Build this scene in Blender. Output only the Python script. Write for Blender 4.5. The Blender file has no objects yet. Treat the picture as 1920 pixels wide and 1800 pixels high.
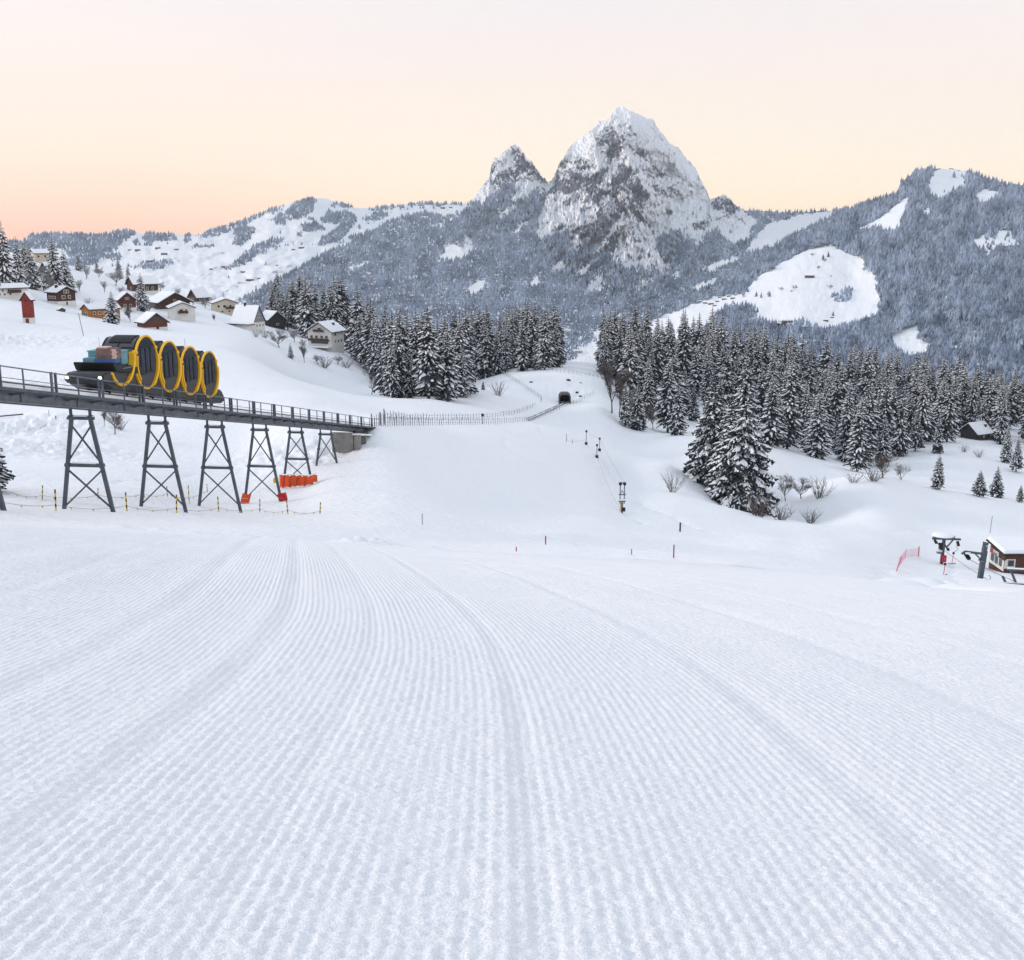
import bpy, bmesh, math, random
import numpy as np
from math import radians as R, pi
from mathutils import Vector, Matrix, Quaternion
random.seed(7); rng = np.random.default_rng(7)
scn = bpy.context.scene
col = bpy.data.collections.new("Scene"); scn.collection.children.link(col)
F, TP = 2100.0, math.atan(464/2100.0); CP, SP = math.cos(TP), math.sin(TP)

# ------------------------------------------------------------------ camera
cd = bpy.data.cameras.new("camera"); cam = bpy.data.objects.new("camera", cd); col.objects.link(cam)
cd.sensor_fit = 'HORIZONTAL'; cd.sensor_width = 36; cd.lens = 36*F/1920
cd.clip_start = .1; cd.clip_end = 30000
cam.rotation_euler = (pi/2-TP, 0, 0); scn.camera = cam

def tslope(py):                       # z per metre of forward distance along the sight line through row py
    v = (900-py)/F
    return (-SP+v*CP)/(CP+v*SP)
def P(px, py, Y):
    t = tslope(py); return np.array(((px-960)/F*(CP-t*SP)*Y, Y, t*Y))

# ------------------------------------------------------------------ noise
def _h(ix, iy, s):
    n = (ix.astype(np.int64)*374761393 + iy.astype(np.int64)*668265263 + s*974711) & 0xffffffff
    n = ((n ^ (n >> 13))*1274126177) & 0xffffffff
    return ((n ^ (n >> 16)) & 0xffff)/65536.0
def pn(x, y, s=0):
    x = np.asarray(x, float); y = np.asarray(y, float)
    ix, iy = np.floor(x), np.floor(y); fx, fy = x-ix, y-iy
    u, v = fx*fx*fx*(fx*(fx*6-15)+10), fy*fy*fy*(fy*(fy*6-15)+10)
    def g(a, b):
        t = _h(ix+a, iy+b, s)*2*pi
        return np.cos(t)*(fx-a)+np.sin(t)*(fy-b)
    return 1.4*((g(0,0)*(1-u)+g(1,0)*u)*(1-v)+(g(0,1)*(1-u)+g(1,1)*u)*v)
def fbm(x, y, o=4, s=0, gain=.5):
    r = 0; a = 1
    for i in range(o): r = r+a*pn(x, y, s+i*17); x = x*2.03+11.3; y = y*2.03+5.7; a *= gain
    return r
def ridged(x, y, o=5, s=0, gain=.55):
    r = 0; a = 1; w = 1
    for i in range(o):
        n = (1-np.abs(pn(x, y, s+i*13)))**2*w; w = np.clip(n*1.6, 0, 1); r = r+a*n; x = x*2.1+3.1; y = y*2.1+8.3; a *= gain
    return r
def sst(a, b, x):
    t = np.clip((x-a)/(b-a), 0, 1); return t*t*(3-2*t)

# ------------------------------------------------------------------ materials
def mat(name, rgb, rough=.6, metal=0, noise=0, scale=5, bump=0, bscale=20, emit=None, spec=.3, alpha=1):
    m = bpy.data.materials.new(name); m.use_nodes = True; n = m.node_tree.nodes; l = m.node_tree.links
    b = n['Principled BSDF']; b.inputs['Base Color'].default_value = (*rgb, 1); b.inputs['Roughness'].default_value = rough
    b.inputs['Metallic'].default_value = metal; b.inputs['Specular IOR Level'].default_value = spec
    if noise:
        t = n.new('ShaderNodeTexNoise'); t.inputs['Scale'].default_value = scale; t.inputs['Detail'].default_value = 6
        o = n.new('ShaderNodeTexCoord'); l.new(o.outputs['Object'], t.inputs['Vector'])
        r = n.new('ShaderNodeMapRange'); r.inputs[1].default_value = .3; r.inputs[2].default_value = .7
        r.inputs[3].default_value = 1-noise; r.inputs[4].default_value = 1+noise
        mx = n.new('ShaderNodeMix'); mx.data_type = 'RGBA'; mx.blend_type = 'MULTIPLY'; mx.inputs[0].default_value = 1
        mx.inputs[6].default_value = (*rgb, 1); l.new(t.outputs[0], r.inputs[0]); l.new(r.outputs[0], mx.inputs[7]); l.new(mx.outputs[2], b.inputs['Base Color'])
    if bump:
        t2 = n.new('ShaderNodeTexNoise'); t2.inputs['Scale'].default_value = bscale; t2.inputs['Detail'].default_value = 5
        o2 = n.new('ShaderNodeTexCoord'); l.new(o2.outputs['Object'], t2.inputs['Vector'])
        bp = n.new('ShaderNodeBump'); bp.inputs['Strength'].default_value = bump; bp.inputs['Distance'].default_value = 1/bscale
        l.new(t2.outputs[0], bp.inputs['Height']); l.new(bp.outputs[0], b.inputs['Normal'])
    if emit:
        b.inputs['Emission Color'].default_value = (*emit[0], 1); b.inputs['Emission Strength'].default_value = emit[1]
    return m
SNOW = (.87, .88, .90)
M = {}
M['snow'] = mat('snow', SNOW, .7, bump=.35, bscale=1.6, spec=.2)
def piste_mat():
    m = mat('groomed_snow', SNOW, .75, spec=.25); n = m.node_tree.nodes; l = m.node_tree.links; b = n['Principled BSDF']; o = n.new('ShaderNodeTexCoord'); prev = None
    for sc, st, ds in ((25, .28, .03), (80, .5, .012), (190, .55, .005)):
        t = n.new('ShaderNodeTexNoise'); t.inputs['Scale'].default_value = sc; t.inputs['Detail'].default_value = 3; t.inputs['Roughness'].default_value = .6; l.new(o.outputs['Object'], t.inputs['Vector'])
        bp = n.new('ShaderNodeBump'); bp.inputs['Strength'].default_value = st; bp.inputs['Distance'].default_value = ds; l.new(t.outputs[0], bp.inputs['Height'])
        if prev: l.new(prev.outputs[0], bp.inputs['Normal'])
        prev = bp
    l.new(prev.outputs[0], b.inputs['Normal'])
    t = n.new('ShaderNodeTexNoise'); t.inputs['Scale'].default_value = 150; t.inputs['Detail'].default_value = 4; t.inputs['Roughness'].default_value = .75; l.new(o.outputs['Object'], t.inputs['Vector'])
    r = n.new('ShaderNodeValToRGB'); r.color_ramp.elements[0].position = .34; r.color_ramp.elements[1].position = .62; r.color_ramp.elements[0].color = (.69,.71,.75,1); r.color_ramp.elements[1].color = (.93,.935,.945,1)
    l.new(t.outputs[0], r.inputs[0]); l.new(r.outputs[0], b.inputs['Base Color']); return m
M['piste'] = piste_mat()
M['cap'] = mat('snow_cap', SNOW, .7, bump=.3, bscale=4, spec=.2)

# mountain: snow, rock by the mesh attribute «rock»
def mountain_mat(name, rock=(.15, .155, .18), sc=.02, bump=.6):
    m = bpy.data.materials.new(name); m.use_nodes = True; n = m.node_tree.nodes; l = m.node_tree.links
    b = n['Principled BSDF']; b.inputs['Roughness'].default_value = .8; b.inputs['Specular IOR Level'].default_value = .1
    at = n.new('ShaderNodeAttribute'); at.attribute_name = 'rock'
    o = n.new('ShaderNodeTexCoord')
    t = n.new('ShaderNodeTexNoise'); t.inputs['Scale'].default_value = sc*2; t.inputs['Detail'].default_value = 9; t.inputs['Roughness'].default_value = .72
    mp = n.new('ShaderNodeMapping'); mp.inputs['Scale'].default_value = (1, 1, .55); l.new(o.outputs['Object'], mp.inputs[0]); l.new(mp.outputs[0], t.inputs['Vector'])
    ad = n.new('ShaderNodeMath'); ad.operation = 'MULTIPLY_ADD'; ad.inputs[1].default_value = 1.5; ad.inputs[2].default_value = -.75; l.new(t.outputs[0], ad.inputs[0])
    a2 = n.new('ShaderNodeMath'); a2.operation = 'ADD'; l.new(ad.outputs[0], a2.inputs[0]); l.new(at.outputs['Fac'], a2.inputs[1])
    r = n.new('ShaderNodeMapRange'); r.interpolation_type = 'SMOOTHSTEP'; r.inputs[1].default_value = .45; r.inputs[2].default_value = .57; l.new(a2.outputs[0], r.inputs[0])
    t3 = n.new('ShaderNodeTexNoise'); t3.inputs['Scale'].default_value = sc*6; t3.inputs['Detail'].default_value = 8; l.new(o.outputs['Object'], t3.inputs['Vector'])
    cr = n.new('ShaderNodeValToRGB'); cr.color_ramp.elements[0].position = .3; cr.color_ramp.elements[1].position = .72
    cr.color_ramp.elements[0].color = (rock[0]*.45, rock[1]*.45, rock[2]*.5, 1); cr.color_ramp.elements[1].color = (rock[0]*1.9, rock[1]*1.85, rock[2]*1.8, 1); l.new(t3.outputs[0], cr.inputs[0])
    mx = n.new('ShaderNodeMix'); mx.data_type = 'RGBA'; mx.inputs[6].default_value = (*SNOW, 1); l.new(r.outputs[0], mx.inputs[0]); l.new(cr.outputs[0], mx.inputs[7]); l.new(mx.outputs[2], b.inputs['Base Color'])
    bp = n.new('ShaderNodeBump'); bp.inputs['Strength'].default_value = bump; bp.inputs['Distance'].default_value = 12; l.new(t.outputs[0], bp.inputs['Height']); l.new(bp.outputs[0], b.inputs['Normal'])
    return m
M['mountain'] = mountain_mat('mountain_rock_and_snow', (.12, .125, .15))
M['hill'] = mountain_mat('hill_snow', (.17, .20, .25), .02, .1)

def forest_mat(name, dark, frost_haze):
    m = bpy.data.materials.new(name); m.use_nodes = True; n = m.node_tree.nodes; l = m.node_tree.links
    b = n['Principled BSDF']; b.inputs['Roughness'].default_value = .9; b.inputs['Specular IOR Level'].default_value = .05
    at = n.new('ShaderNodeAttribute'); at.attribute_name = 'frost'
    mx = n.new('ShaderNodeMix'); mx.data_type = 'RGBA'; mx.inputs[6].default_value = (*dark, 1); mx.inputs[7].default_value = (*frost_haze, 1)
    l.new(at.outputs['Fac'], mx.inputs[0]); l.new(mx.outputs[2], b.inputs['Base Color'])
    return m
M['forest'] = forest_mat('frosted_forest', (.026, .042, .070), (.47, .555, .70))  # tree and rime tones, with the blue of distant haze mixed into both

# ------------------------------------------------------------------ object helpers
def tag(o, label=None, cat=None, group=None, kind=None):
    if label: o['label'] = label
    if cat: o['category'] = cat
    if group: o['group'] = group
    if kind: o['kind'] = kind
    return o
def link(name, me, parent=None):
    o = bpy.data.objects.new(name, me); col.objects.link(o)
    if parent is not None: o.parent = parent
    return o
def empty(name, loc, rz=0, label=None, cat=None, group=None):
    o = link(name, None); o.location = tuple(float(v) for v in loc); o.rotation_euler = (0, 0, rz); o.empty_display_size = .3
    return tag(o, label, cat, group)
def copy_tree(o, parent=None):
    c = o.copy(); col.objects.link(c)
    if parent is not None: c.parent = parent
    for ch in list(o.children): copy_tree(ch, c)
    return c
def np_mesh(name, V, Q, smooth=True, attrs={}):
    me = bpy.data.meshes.new(name); k = Q.shape[1]
    me.vertices.add(len(V)); me.vertices.foreach_set('co', np.ascontiguousarray(V, dtype=np.float32).ravel())
    me.loops.add(Q.size); me.loops.foreach_set('vertex_index', np.ascontiguousarray(Q, dtype=np.int32).ravel())
    me.polygons.add(len(Q)); me.polygons.foreach_set('loop_start', np.arange(0, Q.size, k, dtype=np.int32))
    me.polygons.foreach_set('use_smooth', np.full(len(Q), smooth))
    for kk, a in attrs.items():
        at = me.attributes.new(kk, 'FLOAT', 'POINT'); at.data.foreach_set('value', np.ascontiguousarray(a, dtype=np.float32).ravel())
    me.update(calc_edges=True); return me
def grid_faces(nr, nc):
    i = np.arange((nr-1)*(nc-1)); r, c = i//(nc-1), i % (nc-1); a = r*nc+c
    return np.stack([a, a+1, a+nc+1, a+nc], 1)

class MB:                             # collects shapes, links them as ONE mesh object
    def __init__(s): s.v = []; s.f = []; s.mi = []; s.i = 0
    def add(s, V, Fc, i=None):
        b = len(s.v); s.v += [tuple(map(float, p)) for p in V]
        for f in Fc: s.f.append(tuple(b+k for k in f)); s.mi.append(s.i if i is None else i)
        return s
    def box(s, c, d, rz=0, M4=None):
        x, y, z = d[0]/2, d[1]/2, d[2]/2; V = []
        for (a, b, e) in ((-1,-1,-1),(1,-1,-1),(1,1,-1),(-1,1,-1),(-1,-1,1),(1,-1,1),(1,1,1),(-1,1,1)):
            p = Vector((a*x, b*y, e*z))
            if M4 is not None: p = M4 @ p
            elif rz: p = Matrix.Rotation(rz, 3, 'Z') @ p
            V.append(p+Vector(c))
        return s.add(V, ((0,3,2,1),(4,5,6,7),(0,1,5,4),(1,2,6,5),(2,3,7,6),(3,0,4,7)))
    def bar(s, a, b, w, h=None, up=(0,0,1)):       # rectangular bar from a to b
        a, b = Vector(a), Vector(b); d = b-a; L = d.length
        if L < 1e-6: return s
        d /= L; u = Vector(up)
        if abs(d.dot(u)) > .98: u = Vector((0,1,0))
        x = d.cross(u).normalized(); z = x.cross(d).normalized(); h = h or w; V = []
        for p in (a, b):
            for (i, j) in ((-1,-1),(1,-1),(1,1),(-1,1)): V.append(p+x*(i*w/2)+z*(j*h/2))
        return s.add(V, ((0,1,2,3),(7,6,5,4),(0,4,5,1),(1,5,6,2),(2,6,7,3),(3,7,4,0)))
    def tube(s, pts, rad, n=6, cap=True):
        pts = [Vector(p) for p in pts]; m = len(pts); V = []; Fc = []
        rad = rad if isinstance(rad, (list, tuple)) else [rad]*m
        ref = None
        for k, p in enumerate(pts):
            d = (pts[min(k+1, m-1)]-pts[max(k-1, 0)]).normalized()
            u = ref if ref is not None and abs(ref.dot(d)) < .95 else (Vector((0,0,1)) if abs(d.z) < .9 else Vector((1,0,0)))
            x = d.cross(u).normalized(); z = x.cross(d).normalized(); ref = z
            for j in range(n):
                t = 2*pi*j/n; V.append(p+(x*math.cos(t)+z*math.sin(t))*rad[k])
        for k in range(m-1):
            for j in range(n): Fc.append((k*n+j, k*n+(j+1) % n, (k+1)*n+(j+1) % n, (k+1)*n+j))
        if cap: Fc.append(tuple(range(n))[::-1]); Fc.append(tuple((m-1)*n+j for j in range(n)))
        return s.add(V, Fc)
    def prism(s, poly, axis, a, b):                # polygon (2-D) pushed along an axis: 'x': (y,z), 'y': (x,z), 'z': (x,y)
        n = len(poly); f = {'x': lambda p, t: (t, p[0], p[1]), 'y': lambda p, t: (p[0], t, p[1]), 'z': lambda p, t: (p[0], p[1], t)}[axis]
        V = [f(p, a) for p in poly]+[f(p, b) for p in poly]
        return s.add(V, [tuple(range(n))[::-1], tuple(range(n, 2*n))]+[(i, (i+1) % n, n+(i+1) % n, n+i) for i in range(n)])
    def build(s, name, m, parent=None, smooth=False, bevel=0):
        me = bpy.data.meshes.new(name); me.from_pydata(s.v, [], s.f)
        for x in (m if isinstance(m, (list, tuple)) else [m]): me.materials.append(x)
        me.polygons.foreach_set('material_index', s.mi); me.polygons.foreach_set('use_smooth', [smooth]*len(s.f))
        bm = bmesh.new(); bm.from_mesh(me); bmesh.ops.recalc_face_normals(bm, faces=bm.faces)
        if bevel: bmesh.ops.bevel(bm, geom=bm.edges[:], offset=bevel, segments=2, affect='EDGES', clamp_overlap=True)
        bm.to_mesh(me); bm.free(); me.update()
        return link(name, me, parent)

# ------------------------------------------------------------------ ground: one height function
def pchip(x, y, xq):
    x = np.asarray(x, float); y = np.asarray(y, float); h = np.diff(x); d = np.diff(y)/h; n = len(x); m = np.zeros(n)
    for k in range(1, n-1):
        if d[k-1]*d[k] > 0:
            w1, w2 = 2*h[k]+h[k-1], h[k]+2*h[k-1]; m[k] = (w1+w2)/(w1/d[k-1]+w2/d[k])
    m[0], m[-1] = d[0], d[-1]
    i = np.clip(np.searchsorted(x, xq)-1, 0, n-2); t = (xq-x[i])/h[i]; t = np.clip(t, -.3, 1.3)
    return (2*t**3-3*t**2+1)*y[i]+(t**3-2*t**2+t)*h[i]*m[i]+(-2*t**3+3*t**2)*y[i+1]+(t**3-t**2)*h[i]*m[i+1]
HC = 1.3
TAB = {
-260: [(45,950),(55,925),(70,890),(100,825),(150,745),(200,650),(260,580),(330,525),(400,490),(480,450),(560,450),(650,480),(820,560)],
0: [(45,983),(54,955),(64,937),(80,905),(110,850),(150,775),(200,690),(260,620),(330,560),(400,515),(470,482),(540,470),(620,480),(820,540)],
150: [(45,990),(56,968),(64,952),(75,935),(95,895),(120,840),(150,770),(200,685),(260,630),(330,590),(400,555),(470,518),(540,503),(620,520),(820,570)],
300: [(45,1000),(56,980),(74,955),(90,928),(115,870),(150,790),(200,705),(260,650),(330,617),(400,585),(470,555),(540,542),(620,555),(820,585)],
450: [(45,1010),(56,990),(75,968),(95,948),(110,905),(130,845),(150,790),(180,735),(220,695),(270,660),(330,635),(390,615),(450,597),(520,582),(600,590),(820,610)],
560: [(45,1017),(60,995),(80,965),(97,935),(106,912),(120,860),(135,805),(155,765),(185,735),(220,718),(260,714),(300,720),(340,692),(380,660),(420,640),(470,622),(540,612),(620,620),(820,640)],
640: [(45,1022),(60,1003),(80,963),(100,900),(115,866),(127,836),(133,806),(138,797),(160,770),(200,748),(240,738),(280,735),(320,740),(360,710),(400,668),(440,650),(500,638),(600,650),(820,660)],
700: [(45,1027),(60,1010),(80,963),(100,900),(115,858),(126,828),(132,800),(160,778),(200,762),(240,750),(290,742),(330,737),(370,718),(420,690),(480,670),(600,668),(820,680)],
800: [(45,1030),(60,1013),(85,963),(105,905),(125,855),(145,820),(165,798),(190,790),(215,775),(245,758),(280,748),(320,742),(360,746),(400,732),(450,712),(520,702),(600,700),(820,700)],
900: [(45,1032),(60,1018),(85,980),(110,930),(140,870),(170,825),(205,797),(230,790),(255,772),(285,752),(315,734),(350,733),(400,713),(450,700),(520,692),(600,692),(820,692)],
980: [(45,1034),(60,1020),(90,985),(120,930),(160,865),(200,822),(250,791),(275,779),(300,764),(335,748),(352,733),(366,712),(382,699),(430,689),(480,681),(560,677),(820,682)],
1060: [(45,1036),(60,1022),(95,985),(130,940),(170,880),(220,830),(270,800),(310,778),(338,762),(349,755),(354,742),(362,715),(370,699),(400,691),(430,686),(470,679),(520,676),(820,690)],
1120: [(45,1040),(60,1027),(95,990),(130,950),(170,900),(210,858),(240,838),(270,812),(300,785),(325,763),(345,755),(358,735),(370,715),(385,705),(450,690),(500,682),(560,680),(820,690)],
1180: [(45,1043),(60,1030),(95,1000),(120,980),(150,957),(180,925),(210,890),(240,864),(260,852),(272,852),(284,838),(305,810),(340,780),(400,735),(460,700),(520,682),(600,674),(820,672)],
1260: [(45,1047),(60,1035),(90,1015),(120,988),(150,955),(180,922),(210,887),(232,867),(246,860),(257,863),(267,845),(285,818),(310,814),(340,803),(400,755),(460,715),(520,690),(600,676),(820,672)],
1300: [(45,1050),(60,1039),(90,1020),(120,993),(150,960),(180,928),(205,907),(220,900),(232,905),(243,882),(260,836),(285,818),(340,803),(400,757),(460,717),(520,693),(600,680),(820,678)],
1350: [(45,1053),(60,1043),(90,1025),(115,1003),(140,977),(160,956),(178,946),(190,951),(202,930),(220,880),(238,838),(268,821),(310,817),(360,800),(420,755),(480,720),(540,700),(620,690),(820,690)],
1440: [(45,1062),(60,1052),(85,1035),(110,1012),(140,988),(160,976),(174,971),(186,978),(199,955),(220,900),(238,862),(262,843),(290,837),(330,828),(400,780),(460,745),(520,725),(600,712),(820,710)],
1490: [(45,1068),(60,1060),(95,1036),(125,1008),(150,988),(164,979),(176,976),(188,981),(200,962),(222,926),(242,902),(254,904),(268,868),(300,850),(330,846),(380,808),(440,765),(520,738),(600,724),(820,722)],
1540: [(45,1075),(60,1067),(90,1045),(115,1020),(140,1000),(160,988),(174,985),(186,978),(204,938),(222,911),(240,914),(260,888),(290,864),(320,860),(380,815),(440,775),(500,755),(600,740),(820,735)],
1640: [(45,1090),(60,1082),(95,1066),(120,1042),(140,1017),(160,994),(178,966),(200,930),(225,904),(245,908),(270,889),(290,889),(320,880),(380,835),(440,795),(500,770),(600,755),(820,750)],
1750: [(45,1103),(60,1097),(100,1085),(130,1062),(145,1042),(165,1010),(180,988),(200,958),(215,938),(240,917),(255,919),(290,898),(330,865),(380,830),(440,800),(500,780),(600,765),(820,760)],
1850: [(45,1110),(60,1106),(100,1096),(135,1068),(150,1050),(170,1015),(185,988),(205,957),(225,936),(240,937),(280,915),(320,880),(360,845),(400,828),(450,808),(600,785),(820,770)],
1920: [(45,1115),(60,1112),(100,1103),(135,1075),(150,1055),(170,1022),(185,992),(205,966),(225,947),(240,948),(280,920),(320,890),(380,845),(450,812),(600,788),(820,770)],
2200: [(45,1150),(60,1142),(100,1130),(135,1100),(150,1077),(170,1040),(185,1012),(205,985),(225,965),(240,962),(280,935),(320,900),(380,850),(450,815),(600,790),(820,770)]}
NL = 700; LY = np.linspace(math.log(.6), math.log(900), NL); NS = 421; SG = np.linspace(-1.0, 1.0, NS)
def _ground():
    ks = sorted(TAB); Qc = []; Sc = []
    for k in ks:
        x, q, s = [], [], []
        s0 = (k-960)/F
        for Y in (.6, 1.5, 3, 5, 8, 12, 17, 23, 28, 33):
            qq = -(.202+.066*s0+.00152*Y); t = qq-HC/Y
            x.append(math.log(Y)); q.append(qq); s.append(s0*1.02)
        for Y, py in TAB[k]:
            t = tslope(py); x.append(math.log(Y)); q.append(t+HC/Y); s.append(s0*(CP-t*SP))
        Qc.append(pchip(x, q, LY)); Sc.append(pchip(x, s, LY))
    Qc = np.array(Qc); Sc = np.array(Sc); G = np.empty((NL, NS))
    for i in range(NL): G[i] = pchip(Sc[:, i], Qc[:, i], SG)
    ker = np.exp(-np.linspace(-1.8, 1.8, 9)**2); ker /= ker.sum()
    Gp = np.pad(G, ((4,4),(0,0)), 'edge'); Gs = sum(ker[i]*Gp[i:i+NL] for i in range(9))
    Gp = np.pad(Gs, ((0,0),(4,4)), 'edge'); Gs = sum(ker[i]*Gp[:, i:i+NS] for i in range(9))
    return Gs
GG = _ground()
def gbase(X, Y):
    X = np.asarray(X, float); Y = np.asarray(Y, float)
    a = np.clip((np.log(np.maximum(Y, .61))-LY[0])/(LY[1]-LY[0]), 0, NL-1.001); b = np.clip((X/np.maximum(Y, .6)-SG[0])/(SG[1]-SG[0]), 0, NS-1.001)
    i, j = a.astype(int), b.astype(int); u, v = a-i, b-j
    q = (GG[i,j]*(1-v)+GG[i,j+1]*v)*(1-u)+(GG[i+1,j]*(1-v)+GG[i+1,j+1]*v)*u
    return -HC+q*Y
def gz(X, Y):                          # with drifts
    X = np.asarray(X, float); Y = np.asarray(Y, float)
    far = sst(40, 75, Y)
    z = gbase(X, Y)+far*(.62*fbm(X/38+3, Y/38, 3, 5)+.16*fbm(X/11, Y/13, 3, 9)+.03*fbm(X/2.5, Y/3, 2, 11))
    z = z+sst(30, 40, Y)*(1-far)*.05*fbm(X/6, Y/6, 3, 3)
    for (x0, y0, rx, ry, h_) in MND: z = z+h_*np.exp(-((X-x0)/rx)**2-((Y-y0)/ry)**2)
    # furrows and old tracks on the open snow
    if FUR and z.ndim:
        for (x0, y0, x1, y1, w, d) in FUR:
            m = (X > min(x0, x1)-3) & (X < max(x0, x1)+3) & (Y > min(y0, y1)-3) & (Y < max(y0, y1)+3)
            if not m.any(): continue
            x, y = X[m], Y[m]; L2 = (x1-x0)**2+(y1-y0)**2; t = np.clip(((x-x0)*(x1-x0)+(y-y0)*(y1-y0))/L2, 0, 1)
            wob = .6*pn(t*6, t*0+x0, 4)
            dd = np.hypot(x-x0-t*(x1-x0)+wob, y-y0-t*(y1-y0)); z[m] -= 1.7*d*np.exp(-(dd/w)**2)*(.5+.8*pn(x/1.5, y/1.5, 8))
    for (x0, y0, r_, am) in PATCH:
        if z.ndim:
            m = (np.abs(X-x0) < 2.2*r_) & (np.abs(Y-y0) < 2.2*r_); x, y = X[m], Y[m]
            z[m] += am*fbm(x*.8, y*.8, 4, 77)*np.exp(-((x-x0)**2+(y-y0)**2)/r_**2)
    return z
FUR = []; PATCH = []; MND = []
_YS = np.exp(np.linspace(math.log(2.0), math.log(880), 2600))
def at(px, py):                        # where the sight line through a pixel meets the ground
    t = tslope(py); X = (px-960)/F*(CP-t*SP)*_YS
    g = gz(X, _YS); k = np.argmax(t*_YS <= g)
    if k == 0: k = len(_YS)-1
    return np.array((X[k], _YS[k], g[k]))
def on(X, Y): return np.array((X, Y, float(gz(X, Y))))
def atd(px, Y):                        # on the ground in picture column px, forward distance Y
    X = (px-960)/F*Y*1.01; return on(X, Y)
def mpp(p): return p[1]*1.01/F         # metres per photo pixel there
MND = [((px-960)/F*Y*1.01, Y, rx, ry, h_) for px, Y, rx, ry, h_ in ((1650,222,17,11,1.5), (1790,232,14,10,.9), (1490,197,7,12,-1.4), (1600,182,16,7,-1.0), (1290,236,5,9,-1.0), (1230,214,9,14,.8), (1100,318,14,14,1.2), (930,318,13,12,1.0), (1000,215,16,18,.7), (780,150,9,14,.6), (900,110,9,9,-.6), (640,330,14,16,-1.2), (520,290,16,18,-1.2))]
FUR = [(*at(830,815)[:2], *at(858,860)[:2], .35, .16), (*at(945,818)[:2], *at(950,850)[:2], .4, .18), (*at(872,838)[:2], *at(885,860)[:2], .35, .1), (*at(1003,790)[:2], *at(1018,815)[:2], .4, .2),
       (*at(1050,780)[:2], *at(1056,803)[:2], .35, .15), (*at(1068,778)[:2], *at(1085,815)[:2], .35, .15), (*at(975,822)[:2], *at(1000,812)[:2], .35, .12),
       (*at(1116,860)[:2], *at(1150,940)[:2], .75, .42), (*at(1150,940)[:2], *at(1215,985)[:2], .75, .42), (*at(1128,858)[:2], *at(1190,940)[:2], .75, .42), (*at(1190,940)[:2], *at(1290,985)[:2], .75, .42), (*at(1290,985)[:2], *at(1440,1010)[:2], .75, .42),
       (*at(190,905)[:2], *at(360,890)[:2], .3, .12), (*at(600,925)[:2], *at(1000,1000)[:2], .3, .10), (*at(1000,1000)[:2], *at(1100,1025)[:2], .3, .12),
       (*at(1660,1065)[:2], *at(1700,1090)[:2], .6, .25), (*at(1690,1080)[:2], *at(1790,1100)[:2], .7, .28), (*at(1790,1060)[:2], *at(1790,1095)[:2], .5, .2),
       (*at(1640,1000)[:2], *at(1760,992)[:2], .4, .12), (*at(1760,992)[:2], *at(1840,1000)[:2], .4, .12), (*at(330,655)[:2], *at(520,700)[:2], .5, .15)]

PATCH = [(*at(a, b)[:2], r_, m_) for a, b, r_, m_ in ((1690,1076,4,.10), (1780,1072,3,.10), (30,640,14,.9), (70,720,12,.6), (30,800,9,.9), (75,840,8,.7), (1065,735,9,.5), (905,790,6,.3), (560,850,7,.5), (1110,870,6,.3))]
# near sheet: the groomed slope, corduroy as real relief
GY = (lambda y: (y, -.2*1.4*np.log1p(np.exp((y-7.6)/1.4))))(np.linspace(0, 42, 200))
def corduroy(X, Y):
    w = X-pchip(*GY, Y)+.008*pn(X*1.1, Y*.5, 2)
    w = w+.003*fbm(X*5, Y*3, 2, 19)
    ph = w/.05
    am = (.0024*(1+.65*sst(4, 14, Y)))*(1+.55*pn(w*2, Y*.35, 3)+.4*pn(X*5, Y*4, 13))*(1-.70*sst(10, 34, Y))
    prof = np.cos(2*pi*ph)
    lump = .0040*fbm(X*14, Y*11, 3, 21)+.0040*fbm(X*36, Y*30, 2, 25)+.0011*np.cos(2*pi*Y/.075+3*pn(X*3, Y*3, 27)+1.6*np.sin(2*pi*ph))*(1-sst(4, 7, Y))
    z = am*prof+lump*(1-.8*sst(8, 26, Y))
    for (w0, wd, d) in ((.10,.06,-.011),(-.02,.06,.006),(1.5,.09,-.014),(1.33,.08,.008),(2.95,.10,-.018),(-.8,.06,-.008),(-1.5,.10,-.018),(-1.68,.08,.008),(-2.45,.10,-.020),(-2.65,.08,.008),(-3.9,.09,-.014),(4.4,.09,-.014),(-5.6,.1,-.014),(-7.4,.1,-.014)):
        z = z+d*np.exp(-((w-w0)/wd)**2)*(.7+.5*pn(Y*.5, w0+0*Y, 5))
    z = z+.012*fbm(X*.7, Y*.45, 3, 31)
    # ragged berm of pushed-up snow along the lip of the slope
    s = X/np.maximum(Y, 1)
    yr = 30+2.5*pn(s*9, s*0+2, 6)
    for (dy, am) in ((0, .10), (1.6, .06)):
        z = z+am*np.exp(-((Y-yr-dy)/.55)**2)*sst(-.46, -.36, s)*sst(.02, -.10, s)*(.35+.9*np.clip(fbm(X*1.6, Y*1.2, 3, 41)+.2, 0, 2))
    z = z+.16*np.exp(-((s+.135)/.025)**2-((Y-30.5)/1.0)**2)*(.5+1.4*np.abs(fbm(X*2.2, Y*2.2, 3, 44)))
    return z
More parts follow.
